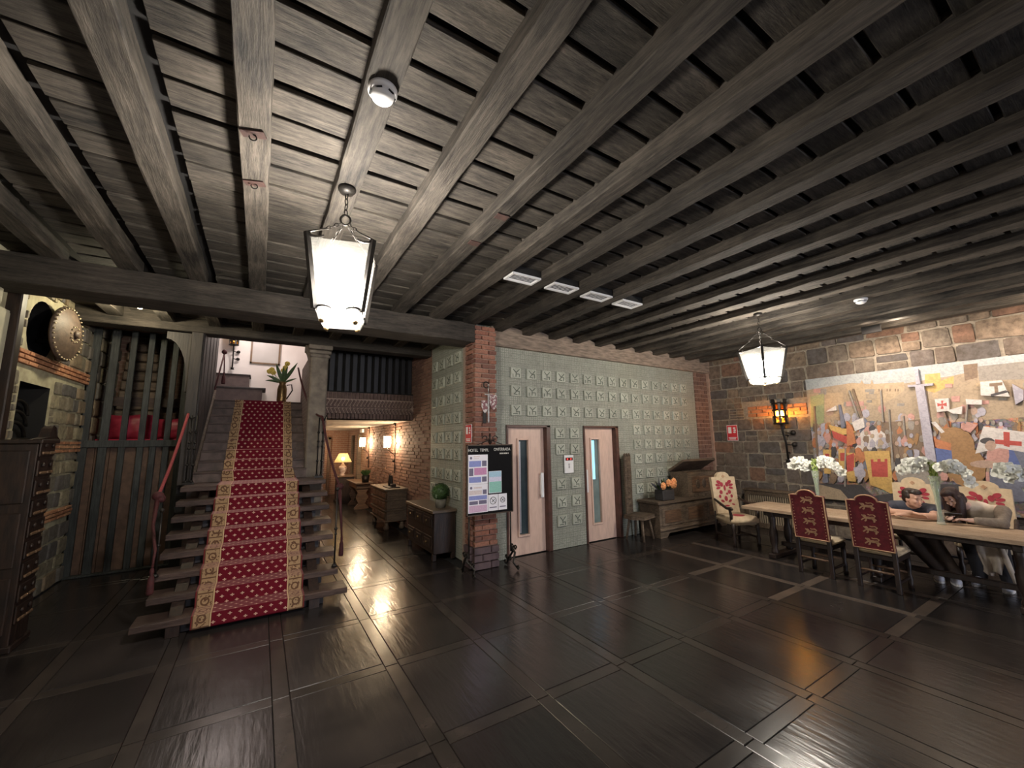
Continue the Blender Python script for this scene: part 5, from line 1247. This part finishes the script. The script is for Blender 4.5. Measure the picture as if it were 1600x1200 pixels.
def lion_chair(loc, rz, label):
    c = thing('upholstered_chair', label, 'chair', loc, rz, 'crimson lion chairs at the near side of the table')
    R = Matrix.Translation((0, .20, .44)) @ Matrix.Rotation(-.09, 4, 'X') @ Matrix.Translation((0, -.20, -.44))
    MB().prism(back_poly(.190, .45, 1.0, .068), .175, .225, 1, R).build('backrest', REDF, c, False)
    mb = MB()
    bp = [p for p in back_poly(.190, .45, 1.0, .068)]
    loop = [R @ Vector((p[0], .227, p[1])) for p in bp] ; loop.append(loop[0]); mb.tube(loop, .009, 6, False); mb.build('piping', GOLDF, c, True)
    for k in range(4):
        m_ = MB(); lion(m_, 0, .945-.135*k, .074, .2255); m_.v = [tuple(R @ Vector(v)) for v in m_.v]; m_.build('lion_motif', GOLDF, c)
    mb = MB()
    for k in range(13):
        for x in (-.165, .165): q = R @ Vector((x, .228, .48+.038*k)); mb.ball(q, .0065, 5)
    mb.build('nail_heads', GOLDF, c)['kind'] = 'stuff'
    MB().box((-.21, -.22, .385), (.21, .19, .455)).build('seat', CREAM, c, True, .025, seg=3)
    bx(c, 'seat_frame', (-.20, -.21, .34), (.20, .21, .39), DARKWOOD)
    for x in (-.175, .175):
        MB().box((x-.022, .185, 0), (x+.022, .225, .46)).build('leg', DARKWOOD, c, False, .005)
        MB().lathe([(.028, 0), (.022, .04), (.030, .10), (.018, .16), (.028, .24), (.026, .35)], 10, c=(x, -.18, 0)).build('leg', DARKWOOD, c, True)
        bx(c, 'side_stretcher', (x-.012, -.17, .10), (x+.012, .20, .13), DARKWOOD)
    MB().tube([(-.175, .205, .20), (.175, .205, .20)], .013, 8).build('back_stretcher', MIDWOOD, c, True)
    MB().tube([(-.175, -.18, .17), (.175, -.18, .17)], .014, 8).build('front_stretcher', MIDWOOD, c, True)
    return c
lc1 = lion_chair((6.37, 2.55, 0), PI/2, 'crimson chair back with gold lions, nearer the cream armchair')
lc2 = clone(lc1, (6.37, 1.93, 0), PI/2, 'crimson chair back with gold lions, nearer the sitting boy')
def armchair(loc, rz, label):
    c = thing('cream_armchair', label, 'armchair', loc, rz, 'cream armchairs with red crests')
    R = Matrix.Translation((0, .22, .44)) @ Matrix.Rotation(-.12, 4, 'X') @ Matrix.Translation((0, -.22, -.44))
    MB().prism(back_poly(.225, .44, 1.07, .085), .18, .245, 1, R).build('backrest', CREAM, c)
    def mo(pts, col_=REDM, y=.1785):
        m_ = MB().prism(pts, y-.004, y); m_.v = [tuple(R @ Vector(v)) for v in m_.v]; return m_
    m_ = MB(); rr = random.Random(5)
    def el(x, z, rx, rz, a=0):
        pts = [(x+rx*math.cos(k*PI/6)*math.cos(a)-rz*math.sin(k*PI/6)*math.sin(a), z+rx*math.cos(k*PI/6)*math.sin(a)+rz*math.sin(k*PI/6)*math.cos(a)) for k in range(12)]
        m_.prism(pts, .1725, .1765)
    for s_ in (-1, 1):
        el(s_*.10, .98, .045, .03, s_*.6); el(s_*.125, .93, .045, .022, s_*.2); el(s_*.12, .88, .04, .02, -s_*.2); el(s_*.05, .94, .03, .04)
        el(s_*.08, .81, .03, .035); el(s_*.11, .74, .022, .03); el(s_*.07, .66, .035, .02, s_*.5); el(s_*.12, .60, .03, .012, -s_*.3)
    el(0, .88, .02, .05); el(0, .70, .03, .045); el(0, .58, .05, .014); el(.03, .78, .02, .02)
    m_.v = [tuple(R @ Vector(v)) for v in m_.v]; m_.build('crest_motif', REDM, c)
    mb = MB(); el2 = [(0, 1.05), (.03, 1.08), (0, 1.11), (-.03, 1.08)]
    m2 = MB().prism(el2, .1725, .1765); m2.v = [tuple(R @ Vector(v)) for v in m2.v]; m2.build('gold_motif', GOLDF, c)
    MB().box((-.25, -.27, .34), (.25, .20, .465)).build('seat', CREAM, c, True, .035, seg=3)
    m3 = MB().prism([(.10*math.cos(k*PI/6), -.06+.10*math.sin(k*PI/6)) for k in range(12)], .464, .467, 2); m3.build('seat_motif', REDM, c)
    for x in (-.245, .245):
        MB().tube([(x*.93, .20, .70), (x, .05, .66), (x*1.06, -.15, .60), (x*1.08, -.26, .615), (x*1.08, -.29, .60)], [.02, .022, .022, .026, .02], 8).build('arm', DARKWOOD, c, True)
        MB().tube([(x*1.02, -.20, .60), (x*.98, -.22, .50), (x*.95, -.20, .40)], [.018, .026, .02], 8).build('arm_post', DARKWOOD, c, True)
        MB().tube([(x*.88, .215, .50), (x*.88, .225, .25), (x*.88, .25, 0)], [.024, .022, .02], 8).build('leg', DARKWOOD, c, True)
        MB().lathe([(.032, 0), (.022, .05), (.034, .12), (.02, .18), (.032, .28), (.03, .36)], 10, c=(x*.88, -.22, 0)).build('leg', DARKWOOD, c, True)
        bx(c, 'side_stretcher', (x*.88-.012, -.21, .12), (x*.88+.012, .22, .15), DARKWOOD)
    MB().tube([(-.22, 0, .135), (.22, 0, .135)], .016, 8).build('stretcher', DARKWOOD, c, True)
    return c
ac = armchair((6.93, 3.98, 0), math.radians(-24), 'cream armchair with red crest at the head of the table')
clone(ac, (7.78, 1.98, 0), -PI/2, 'cream armchair with red crest holding the boy in navy')
clone(ac, (7.78, 1.30, 0), -PI/2, 'cream armchair with red crest behind the girl with long hair')
# ================================================================ ORCHIDS
def flower_mesh():
    mb = MB()
    for k in range(5):
        a = 2*PI*k/5 + PI/2; T = Matrix.Rotation(a, 4, 'Y'); wd = .030 if k % 2 else .026; n = 5; vs = []
        for i in range(n+1):
            t = i/n; ww = wd*math.sin(PI*(.10+.83*t)); z = -.006*math.sin(PI*t)*2
            vs += [T @ Vector((.05*t+.004, z-.002, -ww)), T @ Vector((.05*t+.004, z+.006, 0)), T @ Vector((.05*t+.004, z-.002, ww))]
        mb.add(vs, [q for i in range(n) for q in ((i*3, i*3+1, i*3+4, i*3+3), (i*3+1, i*3+2, i*3+5, i*3+4))])
    mb.ball((0, -.01, 0), .011, 6); return mb.mesh('blossom', PETAL, True)
FLM = flower_mesh()
def orchid(loc, label, hs, seed, arcs, vt=.55, vr=.05):
    o = thing('orchid_vase', label, 'vase', loc, 0, 'tall glass vases of white orchids on the long table')
    MB().lathe([(.045, 0), (.035, .02), (.022, .15), (.03, .35), (vr, vt), (vr-.004, vt), (.022, .33), (.014, .15), (.02, .03)], 18).build('glass_vase', VASEG, o, True)
    r = random.Random(seed)
    for k in range(7):
        a = r.uniform(0, 2*PI); MB().tube([(.008*math.cos(a), .008*math.sin(a), .04), (.012*math.cos(a), .012*math.sin(a), .3), (.03*math.cos(a), .03*math.sin(a), vt+.05)], .006, 5).build('stem', STEMG, o, True)
    mb = MB()
    for k in range(60):
        a = r.uniform(0, 2*PI); z = r.uniform(.45, vt+.16); mb.ball((.028*math.cos(a), .028*math.sin(a), z), (.014, .014, .02), 5)
    mb.build('green_buds', M('bud_green', (.42, .50, .16), (.26, .36, .09), 20, .6, 0) if 'bud_green' not in bpy.data.materials else bpy.data.materials['bud_green'], o, True)
    for (dy, top, end, n) in arcs:
        # arching spray along world y
        p = [Vector((0, 0, vt)), Vector((0, dy*.35, vt+top*.8)), Vector((0, dy*.75, vt+top)), Vector((0, dy, vt+end))]
        pts = []
        for i in range(13):
            t = i/12; u = 1-t; pts.append(p[0]*u**3 + p[1]*3*u*u*t + p[2]*3*u*t*t + p[3]*t**3)
        MB().tube(pts, .005, 5).build('spray_stem', STEMG, o, True)
        n = int(n*1.6)
        for k in range(n):
            t = .35 + .65*k/(n-1); i = t*12; q = pts[int(min(i, 11))].lerp(pts[int(min(i, 11))+1], i-int(min(i, 11)))
            obj('blossom', FLM, o, q + Vector((-.035+r.uniform(-.05, .05), r.uniform(-.03, .03), r.uniform(-.06, .015))), (r.uniform(-.5, .3), r.uniform(-.6, .6), -PI/2+.4+r.uniform(-.8, .8)), (1.1,)*3)
orchid((6.98, 2.76, TZ+.003), 'glass vase of white orchids beyond the first crimson chair', 1, 1, [(.26, .20, .06, 9), (.15, .14, .03, 6), (-.20, .22, .16, 8), (-.34, .20, .0, 9)])
orchid((6.90, 1.50, TZ+.003), 'glass vase of white orchids standing between the boy and the girl', 1, 2, [(.30, .16, .08, 9), (.20, .20, .12, 8), (.08, .20, .16, 5), (-.22, .20, .10, 6), (-.30, .22, -.02, 9)], .56, .06)
q = onZ(1599, 847, TZ)
orchid((6.60, .74, TZ+.003), 'glass vase of white orchids at the right edge of the table', 1, 3, [(.20, .28, .16, 8), (.12, .26, .12, 6), (-.2, .2, .1, 6)], .5, .075)
# ================================================================ PEOPLE
SKIN = M('skin', (.60, .36, .26), (.54, .31, .22), 12, .55, 0)
SKINP = M('pale_skin', (.64, .42, .34), (.58, .37, .30), 12, .55, 0)
HAIRB = M('dark_brown_hair', (.035, .020, .015), (.016, .010, .008), 40, .45, .4, (1, 1, .3))
HAIRG = M('long_brown_hair', (.050, .022, .022), (.022, .011, .011), 40, .4, .5, (6, 6, .6))
NAVY = M('navy_cotton', (.040, .044, .066), (.028, .031, .048), 15, .85, .2)
TAN = M('brown_cotton', (.075, .052, .04), (.05, .036, .028), 15, .85, .2)
TAUPE = M('taupe_knit', (.21, .17, .135), (.15, .12, .095), 30, .9, .3)
VEST = M('cream_vest', (.58, .50, .42), (.45, .38, .31), 12, .85, .2)
DARKC = M('dark_trousers', (.022, .021, .026), rough=.85)
SHOE = M('white_trainer', (.68, .70, .78), (.56, .58, .66), 20, .6, .1)
EYE = M('eye_dark', (.02, .014, .012), rough=.3, bmp=0); LIP = M('lip', (.46, .20, .17), rough=.5, bmp=0)
def limb(mb, pts, rad, n=12):
    mb.tube(pts, rad, n)
    for p, r in zip(pts, rad): mb.ball(p, r*1.0, n)
def head_frame(c, face, up=(0, 0, 1)):
    f = Vector(face).normalized(); u = Vector(up); u = (u - f*u.dot(f)).normalized(); s_ = u.cross(f)   # s_ = the person's left
    return Matrix(((s_.x, -f.x, u.x, c[0]), (s_.y, -f.y, u.y, c[1]), (s_.z, -f.z, u.z, c[2]), (0, 0, 0, 1)))
def add_head(mb, T, s=1.0):
    # local: face towards -y, x to the person's left
    q = T.to_3x3()
    def B(c, r): mb.ball(T @ Vector([v*s for v in c]), [v*s for v in r], 14, q)
    B((0, .012, .035), (.073, .092, .085)); B((0, -.018, -.02), (.062, .072, .085)); B((0, -.045, -.075), (.036, .040, .034)); B((0, -.03, -.055), (.052, .05, .045))
    B((0, -.094, -.015), (.011, .016, .026)); B((0, -.103, -.030), (.015, .014, .012)); B((0, -.078, .028), (.050, .016, .013))
    B((0, -.084, -.058), (.022, .011, .006)); B((0, -.083, -.070), (.020, .011, .007))
    for x in (-1, 1): B((x*.038, -.068, -.02), (.022, .02, .022)); B((x*.073, .008, -.012), (.010, .018, .030))
def face_parts(par, T, s=1.0, skin=None):
    for x in (-1, 1):
        mb = MB(); mb.ball(T @ Vector((x*.030*s, -.082*s, .006*s)), (.010*s, .006*s, .0045*s), 8, T.to_3x3()); mb.build('eye', EYE, par, True)
        mb = MB(); mb.ball(T @ Vector((x*.032*s, -.091*s, .034*s)), (.018*s, .005*s, .0028*s), 8, T.to_3x3()); mb.build('eyebrow', HAIRB, par, True)
    mb = MB(); mb.ball(T @ Vector((0, -.092*s, -.063*s)), (.021*s, .006*s, .006*s), 8, T.to_3x3()); mb.build('mouth', LIP, par, True)
def hand(mb, wrist, d, nrm, s=1.0, curl=.5, thumb=1):
    d = Vector(d).normalized(); nrm = Vector(nrm); nrm = (nrm - d*nrm.dot(d)).normalized(); sd = d.cross(nrm)*thumb
    w0 = Vector(wrist)
    for k in range(4): limb(mb, [w0, w0 + d*.085*s + sd*(.030-.020*k)*s], [.020*s, .015*s], 8)
    for k, L in enumerate((.068, .076, .070, .055)):
        b = w0 + d*.085*s + sd*(.031-.0205*k)*s; p1 = b + d*L*.5*s - nrm*curl*.010*s; p2 = p1 + (d*.9 - nrm*curl).normalized()*L*.32*s; p3 = p2 + (d*.6 - nrm*curl*1.4).normalized()*L*.28*s
        limb(mb, [b, p1, p2, p3], [.0100*s, .0092*s, .0085*s, .0075*s], 8)
    t0 = w0 + d*.028*s + sd*.024*s; limb(mb, [t0, t0 + (d*.6+sd*.8).normalized()*.034*s, t0 + (d*.9+sd*.55).normalized()*.066*s - nrm*.008], [.014*s, .0110*s, .0085*s], 8)
def shoe(par, heel, toe_dir, L=.27):
    f = Vector(toe_dir).normalized(); s_ = Vector((-f.y, f.x, 0)); T = Matrix(((f.x, s_.x, 0, heel[0]), (f.y, s_.y, 0, heel[1]), (0, 0, 1, heel[2]), (0, 0, 0, 1)))
    mb = MB(); q = T.to_3x3()
    for x, z, r in ((.05, .055, (.055, .040, .055)), (.11, .05, (.08, .042, .048)), (.19, .04, (.075, .046, .038)), (.04, .085, (.042, .034, .035))): mb.ball(T @ Vector((x, 0, z)), r, 12, q)
    sh_ = obj('shoe', remesh(mb, .009, SHOE, 'shoe', 3), par)
    mb = MB(); n = 16; poly = [(T @ Vector((.125+.145*math.cos(2*PI*k/n), (.047+.006*math.cos(2*PI*k/n))*math.sin(2*PI*k/n), 0))) for k in range(n)]
    mb.prism([(p.x, p.y) for p in poly], heel[2], heel[2]+.022, 2); mb.build('sole', WHITE, sh_)
def person_boy():
    O = Vector((7.72, 1.92, 0))
    p = thing('person', 'boy in navy t-shirt leaning on folded arms at the long table', 'person', O)
    hc = Vector((7.23, 1.80, .945)); T = head_frame(hc-O, (-.50, -.86, -.12), (-.1, -.08, 1))
    hip = Vector((7.74, 1.92, .53)); chest = Vector((7.44, 1.86, .76)); neck = Vector((7.33, 1.83, .855))
    sl, sr = Vector((7.38, 1.665, .795)), Vector((7.36, 2.03, .80))      # his left (-y) and right (+y) shoulders
    el, er = Vector((7.10, 1.585, .762)), Vector((7.09, 2.065, .765)); wl_, wr2 = Vector((6.965, 1.83, .765)), Vector((6.975, 1.77, .80))
    mb = MB()
    L = lambda pts, rad, n=12: limb(mb, [q-O for q in pts], rad, n)
    L([hip, hip.lerp(chest, .5), chest, neck], [.15, .145, .14, .075]); L([sl, chest, sr], [.075, .13, .075]); L([neck, hc + Vector((.03, .02, -.05))], [.056, .054])
    add_head(mb, T)
    L([sl, sl.lerp(el, .5), el], [.060, .052, .042]); L([sr, sr.lerp(er, .5), er], [.060, .052, .042])
    L([el, el.lerp(wl_, .4), wl_], [.042, .040, .028]); L([er, er.lerp(wr2, .4), wr2], [.042, .040, .028])
    hand(mb, wl_-O, (-.15, 1, -.05), (0, 0, 1), .95, .5, -1); hand(mb, wr2-O, (.35, -1, -.15), (0, 0, 1), .95, .6, 1)
    kl, kr = Vector((7.28, 1.72, .50)), Vector((7.30, 1.98, .53)); al_, ar_ = Vector((7.22, 1.52, .11)), Vector((7.20, 1.66, .13))
    L([hip+Vector((0, -.09, -.02)), kl], [.095, .065]); L([hip+Vector((0, .09, -.02)), kr], [.095, .065])
    L([kl, kl.lerp(al_, .35), al_], [.060, .056, .038]); L([kr, kr.lerp(ar_, .35), ar_], [.060, .056, .038])
    body = obj('body', remesh(mb, .0085, SKIN, 'body', 4), p)
    # shirt
    mb = MB(); L = lambda pts, rad, n=14: limb(mb, [q-O for q in pts], rad, n)
    L([hip+Vector((.01, 0, .02)), hip.lerp(chest, .5), chest, chest.lerp(neck, .62)], [.165, .158, .152, .105]); L([sl, chest, sr], [.088, .142, .088])
    L([sl, sl.lerp(el, .46)], [.080, .068]); L([sr, sr.lerp(er, .46)], [.080, .068])
    obj('t_shirt', remesh(mb, .012, NAVY, 't_shirt', 5), p)
    mb = MB(); L = lambda pts, rad, n=14: limb(mb, [q-O for q in pts], rad, n)
    L([hip+Vector((0, -.09, -.03)), kl+Vector((.01, 0, .0)), kl.lerp(al_, .5), al_], [.12, .092, .080, .062]); L([hip+Vector((0, .09, -.03)), kr+Vector((.01, 0, 0)), kr.lerp(ar_, .5), ar_], [.12, .092, .080, .062]); L([hip+Vector((0, -.05, 0)), hip+Vector((0, .05, 0))], [.15, .15])
    obj('trousers', remesh(mb, .013, TAN, 'trousers', 4), p)
    # hair: short, longer on top
    mb = MB(); q3 = T.to_3x3()
    for c, r in (((0, .030, .060), (.079, .088, .072)), ((0, -.030, .098), (.066, .062, .034)), ((0, -.062, .088), (.058, .034, .026)), ((0, .070, .0), (.066, .046, .072)), ((.06, .02, .035), (.022, .052, .042)), ((-.06, .02, .035), (.022, .052, .042))):
        mb.ball(T @ Vector(c), r, 14, q3)
    obj('hair', remesh(mb, .0075, HAIRB, 'hair', 2), p)
    face_parts(p, T)
    shoe(p, (7.27-O.x, 1.55-O.y, 0), (-.85, -.30, 0)); shoe(p, (7.26-O.x, 1.69-O.y, .0), (-.85, -.30, 0))
    return p
person_boy()
def person_girl():
    O = Vector((7.72, 1.26, 0))
    p = thing('person', 'girl with long dark hair in cream vest bent over a phone', 'person', O)
    hc = Vector((7.26, 1.44, .985)); T = head_frame(hc-O, (-.80, .25, -.50), (-.15, .40, 1))
    hip = Vector((7.74, 1.26, .54)); chest = Vector((7.50, 1.28, .80)); neck = Vector((7.36, 1.36, .895))
    sl, sr = Vector((7.44, 1.09, .86)), Vector((7.42, 1.46, .82))
    el, er = Vector((7.13, 1.06, .762)), Vector((7.20, 1.55, .765)); wl_, wr2 = Vector((7.03, 1.30, .775)), Vector((7.04, 1.45, .78))
    mb = MB(); L = lambda pts, rad, n=12: limb(mb, [q-O for q in pts], rad, n)
    L([hip, hip.lerp(chest, .5), chest, neck], [.14, .125, .125, .06]); L([sl, chest, sr], [.068, .115, .068]); L([neck, hc + Vector((.04, -.02, -.05))], [.048, .048])
    add_head(mb, T, .96)
    for a, b, c in ((sl, el, wl_), (sr, er, wr2)): L([a, a.lerp(b, .5), b], [.054, .048, .040]); L([b, b.lerp(c, .5), c], [.040, .036, .024])
    hand(mb, wl_-O, (-.55, .8, .10), (.3, -.2, .9), .88, .8, 1); hand(mb, wr2-O, (-.85, -.1, .15), (.2, .5, .8), .88, .8, -1)
    kl, kr = Vector((7.28, 1.15, .52)), Vector((7.28, 1.36, .52)); al_, ar_ = Vector((7.34, 1.12, .10)), Vector((7.38, 1.34, .10))
    L([hip+Vector((0, -.09, -.02)), kl], [.09, .062]); L([hip+Vector((0, .09, -.02)), kr], [.09, .062]); L([kl, al_], [.058, .036]); L([kr, ar_], [.058, .036])
    obj('body', remesh(mb, .0085, SKINP, 'body', 4), p)
    mb = MB(); L = lambda pts, rad, n=14: limb(mb, [q-O for q in pts], rad, n)
    for a, b, c in ((sl, el, wl_), (sr, er, wr2)): L([a, a.lerp(b, .5), b, b.lerp(c, .72)], [.074, .064, .058, .046])
    L([hip.lerp(chest, .3), chest, chest.lerp(neck, .5)], [.14, .138, .10])
    obj('sweater', remesh(mb, .011, TAUPE, 'sweater', 4), p)
    mb = MB(); L = lambda pts, rad, n=14: limb(mb, [q-O for q in pts], rad, n)
    L([hip+Vector((.01, 0, .02)), hip.lerp(chest, .5), chest, chest.lerp(neck, .55)], [.165, .152, .150, .112]); L([sl.lerp(chest, .35), chest, sr.lerp(chest, .35)], [.088, .148, .088])
    obj('vest', remesh(mb, .012, VEST, 'vest', 4), p)
    mb = MB(); L = lambda pts, rad, n=14: limb(mb, [q-O for q in pts], rad, n)
    L([hip+Vector((0, -.09, -.03)), kl, al_], [.12, .092, .062]); L([hip+Vector((0, .09, -.03)), kr, ar_], [.12, .092, .062]); L([hip+Vector((0, -.05, 0)), hip+Vector((0, .05, 0))], [.145, .145])
    obj('trousers', remesh(mb, .013, DARKC, 'trousers', 4), p)
    mb = MB(); q3 = T.to_3x3()
    for c, r in (((0, .026, .056), (.082, .092, .078)), ((0, -.030, .096), (.066, .060, .030)), ((0, .06, -.03), (.074, .062, .09)), ((.068, -.005, .0), (.022, .058, .08)), ((-.068, .0, .0), (.022, .058, .08))): mb.ball(T @ Vector(c), r, 14, q3)
    for x, y, n_ in ((.078, -.015, 5), (-.078, -.01, 5), (.06, .05, 5), (-.06, .05, 5), (0, .085, 5)):
        s0 = T @ Vector((x, y, .0)); limb(mb, [s0, s0+Vector((-.005, x*.1, -.12)), s0+Vector((.015, .01, -.22)), s0+Vector((.03, 0, -.30))], [.036, .040, .034, .016], 8)
    obj('hair', remesh(mb, .0085, HAIRG, 'hair', 2), p)
    face_parts(p, T, .96)
    shoe(p, (7.40-O.x, 1.12-O.y, 0), (-1, 0, 0), .24); shoe(p, (7.44-O.x, 1.34-O.y, 0), (-1, .1, 0), .24)
person_girl()
ph = thing('mobile_phone', 'dark mobile phone held in the hands of the girl', 'phone', (6.96, 1.40, .80))
R_ = (0, .55, .25)
MB().cbox((0, 0, .03), (.072, .148, .008)).build('body', IRON, ph, False, .003, rot=R_); MB().cbox((0, 0, .0345), (.066, .140, .001)).build('screen', emit('phone_screen', (.55, .62, .75), .06), ph, rot=R_)
# pale jacket hanging from the girl's chair under the table edge
jk = thing('jacket', 'pale jacket hanging below the table edge near the girl', 'jacket', (7.15, 1.17, .19))
mb = MB(); n, m = 12, 12; vs = []; rj = random.Random(4)
for i in range(n+1):
    for j in range(m+1):
        u, v = i/n, j/m; wd = .11*(1-.35*v) + .02*math.sin(5*v); vs.append((.05*math.sin(u*9+v*3)*v + .03*math.sin(u*4), (u-.5)*2*wd + .03*v, .40*(1-v) + .03*math.sin(u*7)*v))
fs = [(i*(m+1)+j, (i+1)*(m+1)+j, (i+1)*(m+1)+j+1, i*(m+1)+j+1) for i in range(n) for j in range(m)]
mb.add(vs, fs); o = mb.build('cloth', VEST, jk, True); md = o.modifiers.new('t', 'SOLIDIFY'); md.thickness = .014
MB().tube([(.0, -.05, .36), (.01, -.09, .15), (.02, -.13, -.08)], [.03, .026, .02], 8).build('sleeve', VEST, jk, True)
